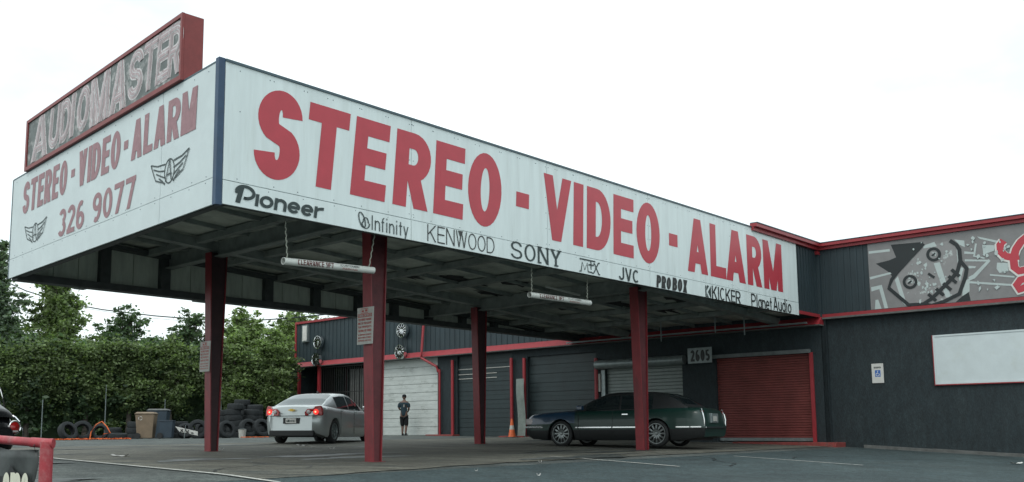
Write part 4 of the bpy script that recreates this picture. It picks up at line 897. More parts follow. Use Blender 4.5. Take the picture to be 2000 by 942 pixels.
shape('pale_block', 'mural_light', [[(70, 305), (245, 285), (248, 305), (72, 325)], [(80, 520), (250, 480), (262, 492), (84, 540)], [(90, 605), (180, 585), (235, 800), (205, 805), (160, 620), (95, 640)], [(128, 712), (150, 708), (180, 805), (125, 812)], [(520, 260), (620, 225), (640, 262), (530, 280)], [(785, 205), (870, 215), (875, 270), (830, 250)],
    [(870, 305), (950, 312), (950, 328), (870, 325)], [(875, 372), (1080, 375), (1080, 390), (875, 388)], [(975, 180), (1145, 215), (1145, 235), (1000, 200)], [(905, 425), (970, 430), (960, 445), (905, 448)], [(1085, 495), (1290, 512), (1290, 525), (1085, 508)], [(915, 555), (1290, 580), (1290, 596), (915, 572)], [(905, 520), (945, 500), (1075, 370), (1090, 385), (960, 530), (915, 550)],
    [(1145, 400), (1240, 400), (1240, 470), (1165, 485), (1140, 450)], [(1020, 250), (1130, 255), (1120, 300), (1030, 330)], [(860, 560), (915, 530), (915, 640), (855, 680)], [(960, 240), (975, 240), (960, 350), (945, 350)], [(945, 340), (1040, 355), (1040, 368), (945, 350)]], .002)
shape('mask_face', 'mural_face', [[(530, 270), (740, 215), (815, 270), (835, 390), (880, 430), (860, 520), (830, 660), (600, 755), (400, 750), (245, 620), (265, 540), (300, 480)]], .004)
shape('pale_stripe', 'mural_light', [[(615, 405), (665, 395), (760, 690), (715, 690)], [(290, 545), (315, 512), (385, 730), (380, 760), (350, 730)], [(805, 280), (830, 260), (850, 400), (815, 400)], [(840, 440), (865, 440), (835, 560), (820, 520)]], .006)
rs = random.Random(3)
fl = []
for i in range(70):
    if i < 46: cx, cy = rs.gauss(560, 95), rs.gauss(500, 120)
    else: cx, cy = rs.uniform(900, 1270), rs.uniform(190, 640)
    r = rs.uniform(5, 20); n = 6; fl.append([(cx + r * rs.uniform(.3, 1.3) * cos(j), cy + r * rs.uniform(.4, 1.6) * sin(j)) for j in [2 * pi * t / n for t in range(n)]])
shape('paint_fleck', 'mural_light', fl, .008, True)
ribbon('mask_outline', 'mural_dark', [[(750, 215), (805, 250), (830, 290), (838, 385), (892, 450), (880, 520), (830, 660), (700, 725), (600, 758), (540, 745), (405, 752), (240, 612), (265, 540), (310, 480), (530, 240)], [(838, 385), (815, 470), (770, 530), (690, 610), (600, 700), (530, 745)]], .105, .055)
for sx_, sy_ in ((615, 330), (418, 560)):
    q = [(sx_ + 50 * cos(t), sy_ + 48 * sin(t)) for t in np.linspace(0, 2 * pi, 25)]; ribbon('eye_ring', 'mural_dark', [q], .08, .058); shape('eye_glint', 'mural_light', [[(sx_ - 12, sy_ - 14), (sx_ + 24, sy_ - 16), (sx_ + 18, sy_ + 18)]], .050); ribbon('eye_mark', 'mural_dark', [[(sx_ - 16, sy_ + 14), (sx_ + 14, sy_ - 10)]], .05, .060)
ribbon('nose_mark', 'mural_dark', [[(570, 490), (622, 525)]], .07, .058)
st = []
for (x_, y_) in ((600, 690), (665, 645), (725, 600), (770, 540), (795, 485)): st += [[(x_ - 30, y_ - 28), (x_ + 36, y_ + 28)]]
ribbon('stitch', 'mural_dark', st, .09, .062)
G1 = [[(1200, 215), (1172, 250), (1175, 305), (1215, 345), (1270, 355), (1330, 345)], [(1400, 180), (1345, 225), (1305, 285), (1282, 360), (1292, 440), (1330, 470), (1400, 455)], [(1400, 530), (1340, 545), (1310, 585), (1330, 625), (1400, 600)]]
ribbon('script_outline', 'sign_white', [[(x - 4, y + 6) for x, y in L_] for L_ in G1], .27, .066)
ribbon('script_letter', 'red_vinyl', G1, .20, .076)

# ------------------------------------------------------------------ wheels (shared builder)
def rim_mesh(r, w_, n, kind=0.):
    mb = MB(); mb.lathe([(r, -w_ / 2), (r, w_ / 2), (r * .93, w_ / 2), (r * .86, w_ * .2), (r * .84, -w_ / 2)], 32, axis='y', close=True)
    for i in range(n):
        t = 2 * pi * i / n; c, s = cos(t), sin(t); tw = r * (kind or (.085 if n > 7 else .13))
        pts = []
        for rr, hw, y in ((r * .12, tw * 1.2, w_ * .30), (r * .5, tw * .8, w_ * .36), (r * .9, tw, w_ * .30)):
            pts.append([(rr * c - hw * s, y, rr * s + hw * c), (rr * c + hw * s, y, rr * s - hw * c), (rr * c + hw * s, y - .04, rr * s - hw * c), (rr * c - hw * s, y - .04, rr * s + hw * c)])
        mb.frustum(pts[0], pts[1]); mb.frustum(pts[1], pts[2])
    mb.lathe([(0, w_ * .42), (r * .14, w_ * .40), (r * .2, w_ * .2), (r * .2, 0)], 16, axis='y')
    return mb
def tyre_mesh(r, ri, w_):
    return MB().lathe([(ri, -w_ / 2 + .02), (ri + .02, -w_ / 2), (r - .05, -w_ / 2 - .004), (r - .012, -w_ / 2 + .02), (r, -w_ / 4), (r, w_ / 4), (r - .012, w_ / 2 - .02), (r - .05, w_ / 2 + .004), (ri + .02, w_ / 2), (ri, w_ / 2 - .02)], 36, axis='y', close=True)
# display wheels bolted on the upper wall
RIMS = []
for i, (x, y, lab) in enumerate(((622, 669, 'chrome wheel on the left part of the dark upper wall, upper one'), (622, 703, 'chrome wheel on the left part of the dark upper wall, lower one'), (786, 646, 'chrome wheel right of the near column on the upper wall, upper one'), (786, 688, 'chrome wheel right of the near column overlapping the red band'))):
    b_, z_ = wb(x, y, -.3); dd = .3 if i % 2 == 0 else .42
    t = thing('display_wheel', lab, 'wheel', W(AE - dd, b_, z_), TH + pi / 2, 'chrome wheels mounted on the garage wall')
    if i == 0:
        r1 = rim_mesh(.325, .16, 12, .04).build('rim', M['chrome'], t, smooth=True); r2 = MB().lathe([(0, -.07), (.26, -.07), (.26, -.085), (0, -.085)], 24, axis='y').build('barrel', M['hubdark'], t)
        r3 = MB().lathe([(.30, -.07), (.30, .0), (.27, .0), (.27, -.07)], 32, axis='y', close=True).build('inner_ring', M['hubdark'], t, smooth=True)
        r4 = MB().box(-.03, .03, -.42, -.08, -.03, .03).build('mount', M['iron'], t)
        RIMS = [r1, r2, r3, r4]
    else:
        for o in RIMS: c = o.copy(); COL.objects.link(c); c.parent = t

# ------------------------------------------------------------------ cars
def smooth_interp(x, xs_, ys_):
    return float(np.interp(x, xs_, ys_))
def car(root, P, paint, roofpaint=None, hood_and_sheen_paint=None):
    """x forward, y left, z up, origin on the ground under the centre"""
    Lh = P['L'] / 2; hw = P['W'] / 2; nst = 96
    xs_ = np.concatenate([[-Lh], -Lh + np.array([.02, .06, .12]), np.linspace(-Lh + .2, Lh - .2, nst), Lh - np.array([.12, .06, .02]), [Lh]])
    def ring(x):
        e = min(x + Lh, Lh - x); rnd = 1 - P.get('endr', .16) * (1 - min(e / P.get('endl', .45), 1)) ** 2.8
        w_ = hw * rnd * smooth_interp(x, P['wx'], P['wy']) if 'wx' in P else hw * rnd
        zt = smooth_interp(x, *P['top']); zb = smooth_interp(x, *P['bot']); sh = P['shoulder']
        zend = 1 - .0
        low = zb
        for xw in (P['rw'], P['fw']):
            d = abs(x - xw); R_ = P['tr'] + .055
            if d < R_: low = max(low, P['tr'] + sqrt(R_ * R_ - d * d) * .98)
        def up(z): return max(z, min(low, zt - .12))
        side = [(0, up(zb + .02) if low == zb else up(zb)), (w_ * .70, up(zb)), (w_ * .93, up(zb)), (w_ * .975, up(zb + .06)), (w_ * .995, up(zb + (zt - zb) * .35)), (w_, up(zb + (zt - zb) * .58)), (w_ * .985, up(zt - sh)), (w_ * .945, zt - sh * .42), (w_ * .87, zt - sh * .10), (w_ * .6, zt + .012), (w_ * .3, zt + .022), (0, zt + .026)]
        return side
    R_ = [ring(x) for x in xs_]; nr = len(R_[0])
    mb = MB(); 
    def rake(x, z):                                   # ends lean: bumper sticks out, lid set in
        e0 = max(0, 1 - (x + Lh) / .5); e1 = max(0, 1 - (Lh - x) / .5)
        return x + e0 * smooth_interp(z, *P['rear']) - e1 * smooth_interp(z, *P['front'])
    full = []
    for x, r in zip(xs_, R_):
        left = [(rake(x, z), y, z) for y, z in r]; rt = [(px_, -y, z) for px_, y, z in left[1:-1]][::-1]
        full.append(left + rt)
    nf = len(full[0]); v = [p for r in full for p in r]
    fpaint, fhood = [], []
    for i in range(len(full) - 1):
        for j in range(nf):
            q = (i * nf + j, (i + 1) * nf + j, (i + 1) * nf + (j + 1) % nf, i * nf + (j + 1) % nf)
            (fhood if (hood_and_sheen_paint and xs_[i] > P['ws'][0] - .1 and 5 <= j <= nf - 5 - 1) else fpaint).append(q)  # hood colour runs down the fenders, painting in the reflected sky
    fpaint.append(tuple(range(nf))[::-1]); k = (len(full) - 1) * nf; fpaint.append(tuple(range(k, k + nf)))
    if P.get('lower'):
        lowf = [q for q in fpaint if len(q) == 4 and max(v[i_][2] for i_ in q) < P['lower'] + .09]; fpaint = [q for q in fpaint if q not in set(lowf)]
        ml = MB(); ml.v = v; ml.f = lowf; ml.build('lower_body', M['black'], root, smooth=True)
    mb.v = v; mb.f = fpaint; body = mb.build('body', paint, root, smooth=True)
    if hood_and_sheen_paint: mh = MB(); mh.v = v; mh.f = fhood; mh.build('hood', hood_and_sheen_paint, root, smooth=True)
    # greenhouse
    gx0, gx1 = P['gx']; n = 64; gxs = np.linspace(gx0, gx1, n)
    def top(x): return smooth_interp(x, *P['roof'])
    def belt(x): return smooth_interp(x, *P['top']) - .035
    G = []
    fr_ = [0, .06, .14, .34, .56, .78, .88, .95, 1.0]
    for x in gxs:
        zt, zb = top(x), belt(x); h = max(zt - zb, .002)
        wb_ = hw * .90 * (1 - .10 * (abs(2 * (x - gx0) / (gx1 - gx0) - 1)) ** 3); wr = wb_ - P['tumble'] * min(h / P['gh'], 1)
        pts = []
        for f in fr_[:-1]: pts.append((x, wb_ + (wr - wb_) * f ** 1.3, zb + (h - .045 * min(1, h / .3)) * f))
        for f in (1., .96, .80, .5, 0): pts.append((x, wr * f * .985, zb + h - .045 * min(1, h / .3) * (f ** 6)))
        pts += [(a, -b, c) for a, b, c in pts[:-1]][::-1]
        G.append(pts)
    ng = len(G[0]); gv = [p for r in G for p in r]
    parts = {'roof': [], 'rear_window': [], 'windshield': []}
    for wname, _, _ in P['win']: parts[wname + '+'] = []; parts[wname + '-'] = []
    half = (ng + 1) // 2
    for i in range(n - 1):
        xm = (gxs[i] + gxs[i + 1]) / 2; hm = top(xm) - belt(xm)
        for j in range(ng - 1):
            jj = j if j < ng // 2 else ng - 2 - j; side = '+' if j < ng // 2 else '-'
            key = 'roof'
            if 1 <= jj <= 5:
                for wname, x0, x1 in P['win']:
                    if x0 < xm < x1 and hm > .09: key = wname + side
            elif jj >= 9 or jj == 8 and False:
                if xm < P['rg'][1] and xm > P['rg'][0]: key = 'rear_window'
                elif P['ws'][0] - .0 > xm > P['ws'][1]: key = 'windshield'
            if jj >= 9 and P['rg'][0] < xm < P['rg'][1]: key = 'rear_window'
            parts[key].append((i * ng + j, i * ng + j + 1, (i + 1) * ng + j + 1, (i + 1) * ng + j))
    for key, fs in parts.items():
        if not fs: continue
        m_ = MB(); m_.v = gv; m_.f = [f[::-1] for f in fs]
        nm = key.rstrip('+-'); mt = (roofpaint or paint) if nm == 'roof' else (P.get('rgm', M['glass']) if nm == 'rear_window' else M['glass'])
        o = m_.build('roof' if nm == 'roof' else ('side_window' if nm.startswith('win') else nm), mt, root, smooth=True)
    # wheels
    for xw in (P['rw'], P['fw']):
        for s in (1, -1):
            t = tyre_mesh(P['tr'], P['rr'], .21); t.v = [(x + xw, (y if s > 0 else -y) + s * (hw - .125), z + P['tr']) for x, y, z in t.v]; to = t.build('tyre', M['rubber'], root, smooth=True)
            r = rim_mesh(P['rr'], .2, P['spokes']); r.v = [(x + xw, s * (y + hw - .12), z + P['tr']) for x, y, z in r.v]; r.build('rim', P.get('rimm', M['chrome']), to, smooth=True)
            MB().lathe([(0, 0), (P['rr'] * .9, 0), (P['rr'] * .9, -.01), (0, -.01)], 24, (xw, s * (hw - .2), P['tr']), 'y').build('brake_disc', M['hubdark'], to)
    MB().box(-Lh + .35, Lh - .4, -hw + .28, hw - .28, .17, .42).build('underbody', M['black'], root)
    return body
def orient(az): return pi / 2 - az                        # azimuth -> rotation of local +x

# silver sedan
pS = gat(600, 29.6); azS = radians(15)
hx, hy = sin(azS), cos(azS)
silver = thing('parked_sedan', 'silver sedan with lit brake lights stopped behind the front column', 'car', (pS.x + hx * 1.38, pS.y + hy * 1.38, pS.z + .01), orient(azS))
PS = dict(L=4.87, W=1.80, wx=[-2.5, -2.0, 0, 2.0, 2.5], wy=[.95, 1, 1, 1, .95], endr=.27, endl=.55,
          top=([-2.44, -2.3, -1.9, -1.5, -.5, .9, 1.3, 2.0, 2.3, 2.44], [.99, 1.03, 1.055, 1.03, .99, .97, .95, .84, .74, .66]),
          bot=([-2.44, -2.2, -1.9, 1.9, 2.3, 2.44], [.32, .24, .17, .17, .22, .3]), shoulder=.16,
          rear=([.2, .35, .5, .72, .78, .98, 1.05], [.14, .05, .0, .01, .07, .12, .18]), front=([.2, .5, .8], [.1, 0, .2]),
          rw=-1.38, fw=1.47, tr=.335, rr=.225, gx=(-2.0, 1.42), gh=.45, tumble=.19,
          roof=([-2.0, -1.75, -1.45, -1.0, -.55, 0, .4, .8, 1.42], [1.03, 1.13, 1.27, 1.405, 1.45, 1.465, 1.42, 1.28, .95]),
          win=[('win1', -1.02, -.18), ('win2', -.10, .92)], rg=(-1.90, -.95), ws=(1.38, .5), spokes=5, rgm=M['rear_glass'], rimm=M['galv'])
silver.scale = (1.065,) * 3; body = car(silver, PS, M['silver'])
hwS = .9
def rear_patch(root, name, mt, poly, x0, x1, bevel=.01):
    MB().prism(poly, lambda y, z: (x0, y, z), lambda y, z: (x1, y, z)).build(name, mt, root, bevel=bevel)
rx = -2.435
for s in (1, -1):
    q = [(s * .84, .765), (s * .40, .765), (s * .38, .86), (s * .46, .95), (s * .62, .955), (s * .66, 1.02), (s * .80, 1.04), (s * .85, .92)]
    q = q if s > 0 else q[::-1]
    MB().prism(q, lambda y, z: (rx + .15 + .5 * max(0, abs(y) - .55), y, z), lambda y, z: (rx + .035 + .50 * max(0, abs(y) - .55) + .12 * (z - .78), y, z)).build('tail_lamp', M['lamp_red'], silver, bevel=.012)
    lm = MB().lathe([(0, -.02), (.062, -.018), (.075, 0), (.075, .03)], 20, (rx + .105, s * .69, .865), 'x'); lm.build('brake_light', M['lamp_lit'], silver, smooth=True)
    MB().lathe([(0, -.02), (.018, -.018), (.026, 0), (.026, .03)], 14, (rx + .08, s * .69, .865), 'x').build('lamp_core', M['lamp_core'], silver, smooth=True)
    MB().lathe([(0, -.02), (.045, -.015), (.056, 0), (.056, .03)], 16, (rx + .038, s * .50, .865), 'x').build('reverse_light', M['lamp_clear'], silver, smooth=True)
    MB().box(-.95, -.78, s * (hwS - .012) - .012, s * (hwS - .012) + .012, .90, .925).build('door_handle', M['silver'], silver); MB().box(.2, .37, s * (hwS - .012) - .012, s * (hwS - .012) + .012, .885, .91).build('door_handle', M['silver'], silver)
    MB().box(-.85, 1.0, s * (hwS + .001) - .008, s * (hwS + .001) + .008, .50, .53).build('side_moulding', M['silver'], silver)
    for xx in (-.95, .12, 1.05): MB().box(xx - .004, xx + .004, s * (hwS - .003) - .004, s * (hwS - .003) + .004, .26, .93).build('door_seam', M['black'], silver)
    MB().box(.85, 1.02, s * .95 - .08, s * .95 + .08, .97, 1.1).build('mirror', M['silver'], silver, bevel=.03)
MB().box(rx + .02, rx + .2, -.66, .66, .20, .36).build('bumper_insert', M['black'], silver, bevel=.02)
MB().box(rx + .015, rx + .05, -.24, .24, .545, .705).build('plate_recess', M['black'], silver)
MB().box(rx - .002, rx + .013, -.155, .155, .56, .69).build('licence_plate', M['sign_white'], silver)
text(MB(), 'GWF-0787', -.13, .13, .585, .655, lambda x, y, lf: (rx - .0035 - lf, -x, y), .17).build('plate_text', M['green_ink'], silver)
mb = MB(); mb.box(rx + .03, rx + .05, -.10, .10, .905, .935); mb.box(rx + .028, rx + .05, -.045, .045, .885, .955); mb.build('gold_emblem', M['gold'], silver)
MB().box(rx + .045, rx + .06, -.66, -.661 + .001, .8, .801).build('lid_seam', M['black'], silver)
MB().box(rx + .022, rx + .05, -.78, .78, .755, .766).build('lid_seam', M['black'], silver)
text(MB(), 'MALIBU', -.38, -.26, .815, .84, lambda x, y, lf: (rx + .045 - lf, -x, y), .17).build('badge', M['black'], silver)
MB().box(-1.98, -1.9, -.13, .13, 1.052, 1.066).build('high_brake_light', M['lamp_lit'], silver)
MB().prism([(-.62, 1.468), (-.42, 1.468), (-.58, 1.52)], lambda x, z: (x, -.02, z), lambda x, z: (x, .02, z)).build('roof_aerial', M['black'], silver)
# dark sedan
pL = Vector((5.49, 26.0, 0)); azL = radians(-56); hx, hy = sin(azL), cos(azL); rt = (sin(azL + pi / 2), cos(azL + pi / 2))
cx, cy = 5.68 + hx * 1.35 + rt[0] * .8, 26.0 + hy * 1.35 + rt[1] * .8
limo = thing('parked_luxury_sedan', 'long black and dark green sedan with chrome trim parked under the canopy', 'car', (cx, cy, gz(cx, cy) + .02), orient(azL))
PL = dict(L=5.4, W=1.94, wx=[-2.7, -2.2, 0, 2.1, 2.7], wy=[.96, 1, 1, .99, .93], endr=.07, endl=.35,
          top=([-2.7, -2.55, -2.1, -1.6, -.5, .9, 1.4, 2.3, 2.6, 2.7], [.93, .98, 1.01, 1.01, .99, .97, .96, .91, .87, .82]),
          bot=([-2.7, -2.4, -2.0, 1.9, 2.5, 2.7], [.26, .22, .17, .17, .2, .28]), shoulder=.13,
          rear=([.2, .35, .55, .62, .98], [.10, .02, .0, .05, .10]), front=([.2, .5, .6, .9], [.05, 0, .03, .06]),
          lower=.50, rw=-1.35, fw=1.53, tr=.35, rr=.265, gx=(-2.2, 1.2), gh=.45, tumble=.17,
          roof=([-2.2, -2.08, -1.80, -1.50, -1.05, -.1, .2, .62, 1.2], [1.02, 1.11, 1.29, 1.40, 1.45, 1.455, 1.43, 1.28, .97]),
          win=[('win1', -1.25, -.33), ('win2', -.25, .78)], rg=(-2.1, -1.45), ws=(1.15, .2), spokes=12, rimm=M['rim_grey'])
limo.scale = (1, 1, 1.05); car(limo, PL, M['limo'], M['vinyl_roof'], M['hood_blue_and_sheen'])
hwL = .97; rx = -2.7
for s in (1, -1):
    for x0, x1 in ((-2.3, -1.92), (-.98, -.1), (-.06, .95), (.98, 1.05), (-2.62, -2.33)): MB().box(x0, x1, s * (hwL + .004) - .01, s * (hwL + .004) + .01, .50, .53).build('chrome_moulding', M['chrome'], limo)
    MB().tube([(rx + .03, s * .86, .53), (rx + .03, s * .87, .7), (rx + .06, s * .86, .85), (rx + .12, s * .84, .97)], .022, 8).build('chrome_lamp_surround', M['chrome'], limo, smooth=True)
    MB().prism([(s * .84, .55), (s * .76, .55), (s * .76, .92), (s * .82, .92)] if s > 0 else [(s * .82, .92), (s * .76, .92), (s * .76, .55), (s * .84, .55)], lambda y, z: (rx + .2, y, z), lambda y, z: (rx + .05 + (z - .55) * .1, y, z)).build('tail_lamp', M['lamp_red'], limo, bevel=.01)
    MB().box(2.46, 2.69, s * .78 - .15, s * .78 + .13, .60, .76).build('headlamp', M['lamp_clear'], limo, bevel=.02)
    MB().box(.78, .95, s * 1.03 - .09, s * 1.03 + .09, .97, 1.1).build('mirror', M['hood_blue_and_sheen'], limo, bevel=.03)
    MB().box(1.9, 2.68, s * (hwL * .965) - .02, s * (hwL * .965) + .02, .50, .56).build('bumper_trim', M['chrome'], limo, bevel=.008)
    for xx in (-1.1, -.1, .96): MB().box(xx - .004, xx + .004, s * (hwL - .002) - .004, s * (hwL - .002) + .004, .28, .93).build('door_seam', M['black'], limo)
    MB().box(-.55, -.38, s * (hwL - .01) - .012, s * (hwL - .01) + .012, .84, .865).build('door_handle', M['chrome'], limo)
MB().box(2.64, 2.73, -.8, .8, .49, .56).build('bumper_trim', M['chrome'], limo, bevel=.01)
MB().box(2.60, 2.68, -.48, .48, .58, .76).build('grille', M['chrome'], limo)
MB().box(rx - .01, rx + .1, -.84, .84, .49, .52).build('bumper_trim', M['chrome'], limo)
MB().box(rx + .03, rx + .12, -.28, .28, .62, .86).build('plate_recess', M['galv'], limo, bevel=.01)
MB().box(rx + .02, rx + .029, -.15, .15, .66, .79).build('licence_plate', M['sign_dirty'], limo)
# black rounded car at the left edge (only its tail is in view)
pB = gat(0, 22.); azB = radians(-62); hx, hy = sin(azB), cos(azB)
bt = thing('rounded_black_car', 'glossy black rounded small car cut by the left edge behind the red rail', 'car', (pB.x + hx * 1.55 - .50, pB.y + hy * 1.55, pB.z - .12), orient(azB))
PBt = dict(L=4.1, W=1.72, endr=.35, endl=.9,
           top=([-2.05, -1.95, -1.75, -1.3, -.9, .9, 1.4, 1.9, 2.05], [.70, .82, .93, .98, .98, .95, .93, .78, .6]),
           bot=([-2.05, -1.8, 1.8, 2.05], [.35, .24, .22, .3]), shoulder=.22, rear=([.2, .4, .6, .9], [.12, 0, .05, .15]), front=([.2, .5, .9], [.1, 0, .2]),
           rw=-1.25, fw=1.26, tr=.32, rr=.2, gx=(-1.85, 1.35), gh=.5, tumble=.2,
           roof=([-1.85, -1.7, -1.4, -1.0, -.5, 0, .5, .9, 1.35], [.92, 1.08, 1.27, 1.42, 1.49, 1.50, 1.44, 1.28, .95]), win=[('win1', -1.1, -.35), ('win2', -.25, .85)], rg=(-1.65, -.9), ws=(1.3, .5), spokes=5)
car(bt, PBt, M['beetle'])
for s in (1, -1):
    MB().lathe([(0, -.03), (.10, -.02), (.125, 0), (.125, .04)], 22, (-1.93, s * .62, .70), 'x').build('tail_lamp', M['lamp_red'], bt, smooth=True)
    MB().lathe([(.125, -.01), (.145, -.02), (.155, .0), (.15, .04)], 22, (-1.93, s * .62, .70), 'x').build('lamp_ring', M['chrome'], bt, smooth=True)
    MB().box(-1.975, -1.94, s * .62 - .06, s * .62 + .06, .60, .64).build('reflector', M['lamp_clear'], bt)

bpy.context.view_layer.update(); inv = bt.matrix_basis.inverted()
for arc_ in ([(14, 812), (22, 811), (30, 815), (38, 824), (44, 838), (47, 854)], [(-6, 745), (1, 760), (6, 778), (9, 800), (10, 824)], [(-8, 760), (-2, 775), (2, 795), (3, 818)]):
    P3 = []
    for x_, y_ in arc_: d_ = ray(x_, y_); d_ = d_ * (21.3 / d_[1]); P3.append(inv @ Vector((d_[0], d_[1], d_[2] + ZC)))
    MB().tube(P3, .016, 6).build('sky_glint_tube', M['chrome'], bt, smooth=True)  # bright tubes added to imitate sky reflections along the rounded fender and cabin edges

# ------------------------------------------------------------------ person
def person():
    p = gnd(789, 849); a, b = AE - .75, 0
    bb = ona(789, 850, AE - .75)[1]; pos = W(AE - .75, bb); g = gz(pos.x, pos.y)
    t = thing('person', 'person in black cap, dark t-shirt and black shorts walking by the white garage door', 'person', (pos.x, pos.y, g), radians(-12))
    sc = 1.80 / 1.8
    def skin(name, verts, edges, mt, sub=2, parent=t):
        me = bpy.data.meshes.new(name); me.from_pydata([v[:3] for v in verts], edges, []); o = bpy.data.objects.new(name, me); COL.objects.link(o); o.parent = parent; me.materials.append(mt)
        md = o.modifiers.new('skin', 'SKIN'); 
        for i, v in enumerate(verts): me.skin_vertices[0].data[i].radius = (v[3], v[4] if len(v) > 4 else v[3])
        me.skin_vertices[0].data[0].use_root = True; md.use_smooth_shade = True
        s_ = o.modifiers.new('sub', 'SUBSURF'); s_.levels = s_.render_levels = sub; return o
    # local: facing +y (away), x right
    V_ = [(0, 0, .95, .15, .11), (0, -.01, 1.12, .14, .10), (0, -.01, 1.32, .17, .105), (0, 0, 1.46, .10, .08), (0, .02, 1.54, .058), (0, .03, 1.60, .06),
          (.18, 0, 1.43, .065), (.225, -.03, 1.17, .046), (.15, .14, 1.06, .036), (-.18, 0, 1.43, .065), (-.23, -.03, 1.18, .046), (-.13, .16, 1.10, .036),
          (.095, .0, .86, .095), (.10, .05, .50, .066), (.09, -.02, .25, .058), (.09, -.06, .09, .04), (-.095, 0, .86, .095), (-.09, .10, .50, .066), (-.085, .06, .27, .058), (-.08, .03, .09, .04),
          (.09, .09, .04, .035), (-.085, .17, .04, .035)]
    E_ = [(0, 1), (1, 2), (2, 3), (3, 4), (4, 5), (3, 6), (6, 7), (7, 8), (3, 9), (9, 10), (10, 11), (0, 12), (12, 13), (13, 14), (14, 15), (0, 16), (16, 17), (17, 18), (18, 19), (15, 20), (19, 21)]
    bodyo = skin('body', V_, E_, M['skin'])
    # head: shaped ellipsoid with nose, ears
    mb = MB(); nlat, nlon = 12, 16
    for i in range(nlat + 1):
        th = pi * i / nlat
        for j in range(nlon):
            ph = 2 * pi * j / nlon; x, y, z = .078 * sin(th) * cos(ph), .098 * sin(th) * sin(ph), .118 * cos(th)
            if z < 0: x *= 1 - .25 * (-z / .118); y *= 1 - .12 * (-z / .118)
            if abs(x) < .03 and y > .08 and -.045 < z < .01: y += .022
            mb.v.append((x, y + .03, z + 1.68))
    for i in range(nlat):
        for j in range(nlon): mb.f.append((i * nlon + j, (i + 1) * nlon + j, (i + 1) * nlon + (j + 1) % nlon, i * nlon + (j + 1) % nlon))
    mb.build('head', M['skin'], t, smooth=True)
    for s in (1, -1): MB().lathe([(0, -.01), (.02, -.008), (.028, .0), (0, .01)], 10, (s * .082, .02, 1.67), 'x').build('ear', M['skin'], t, smooth=True)
    mb = MB().lathe([(.089, -.0), (.094, .02), (.09, .06), (.07, .10), (.03, .118), (0, .12)], 20, (0, .025, 1.695)); mb.v = [(x, (y - .025) * 1.18 + .025, z) for x, y, z in mb.v]; mb.build('cap', M['shorts'], t, smooth=True)
    mb = MB(); mb.frustum([(-.07, .11, 1.705), (.07, .11, 1.705), (.06, .21, 1.69), (-.06, .21, 1.69)], [(-.07, .11, 1.717), (.07, .11, 1.717), (.06, .21, 1.70), (-.06, .21, 1.70)]); mb.build('cap_peak', M['shorts'], t)
    # shirt and shorts as loose shells
    sh = skin('shirt', [(0, 0, .80, .175, .135), (0, -.01, 1.05, .16, .12), (0, -.01, 1.30, .18, .12), (0, 0, 1.46, .12, .09), (.19, 0, 1.42, .095), (.225, -.02, 1.20, .08), (-.19, 0, 1.42, .095), (-.23, -.02, 1.20, .08)], [(0, 1), (1, 2), (2, 3), (3, 4), (4, 5), (3, 6), (6, 7)], M['shirt'])
    skin('shorts', [(0, 0, .93, .165, .13), (.095, .01, .80, .12), (.10, .05, .38, .095), (-.095, .01, .80, .12), (-.09, .09, .38, .095)], [(0, 1), (1, 2), (0, 3), (3, 4)], M['shorts'])
    text(MB(), '1', 0, .1, 0, .1, lambda x, y, lf: (x, y, 0)) if False else None
    MB().box(.02, .05, -.153, -.145, 1.24, 1.36).build('back_print', M['sign_dirty'], t)
    for s, xx, yy in ((1, .09, -.03), (-1, -.083, .09)):
        mb = MB().box(xx - .045, xx + .045, yy - .07, yy + .19, -.0, .05); mb.box(xx - .04, xx + .04, yy - .06, yy + .06, .05, .1); mb.build('shoe', M['shorts'], t, bevel=.015)
    # hands with fingers
    for s, hxp in ((1, (.15, .14, 1.06)), (-1, (-.13, .16, 1.10))):
        x, y, z = hxp; d = -s
        vv = [(x, y, z, .028), (x + d * .03, y + .06, z - .02, .035, .016)]; ee = [(0, 1)]
        for k in range(4):
            o_ = -.027 + .018 * k; l_ = (.030, .038, .036, .028)[k]
            vv += [(x + d * .035, y + .085, z - .02 + o_, .009), (x + d * .055, y + .085 + l_, z - .03 + o_, .008)]; ee += [(1, 2 + 2 * k), (2 + 2 * k, 3 + 2 * k)]
        vv += [(x + d * .06, y + .045, z + .015, .010), (x + d * .08, y + .075, z + .02, .009)]; ee += [(1, 10), (10, 11)]
        skin('hand', vv, ee, M['skin'], 1)
person()

# ------------------------------------------------------------------ traffic cone, sheet panel
p = W(AE - .75, wb(1000, 850, -.75)[0]); g = gz(p.x, p.y)
t = thing('traffic_cone', 'faded orange traffic cone standing by the red wall pipe', 'traffic cone', (p.x, p.y, g), TH)
MB().box(-.2, .2, -.2, .2, 0, .035).build('base', M['black'], t, bevel=.01)
MB().lathe([(.15, .035), (.12, .2), (.085, .42), (.05, .66), (.032, .74), (0, .745)], 22).build('cone', M['cone'], t, smooth=True)
MB().lathe([(.104, .32), (.078, .48), (.0775, .48)], 22).build('collar', M['sign_dirty'], t, smooth=True)
p = W(AE - .35, wb(1018, 850, -.35)[0]); g = gz(p.x, p.y)
t = thing('corrugated_panel', 'tall pale corrugated sheet leaning upright between the two dark doors', 'panel', (p.x, p.y, g), TH - pi / 2)
mb = MB(); n = 14; hh = wb(1018, 740, -.35)[1] - g; hh = max(2.0, min(hh, 3))
for j in range(9):
    for i in range(n + 1): mb.v.append((-.2 + .4 * i / n, -.015 * (i % 2) + .05 * sin(j * .7), .02 + (hh - .02) * j / 8))
for j in range(8):
    for i in range(n): mb.f.append((j * (n + 1) + i, j * (n + 1) + i + 1, (j + 1) * (n + 1) + i + 1, (j + 1) * (n + 1) + i))
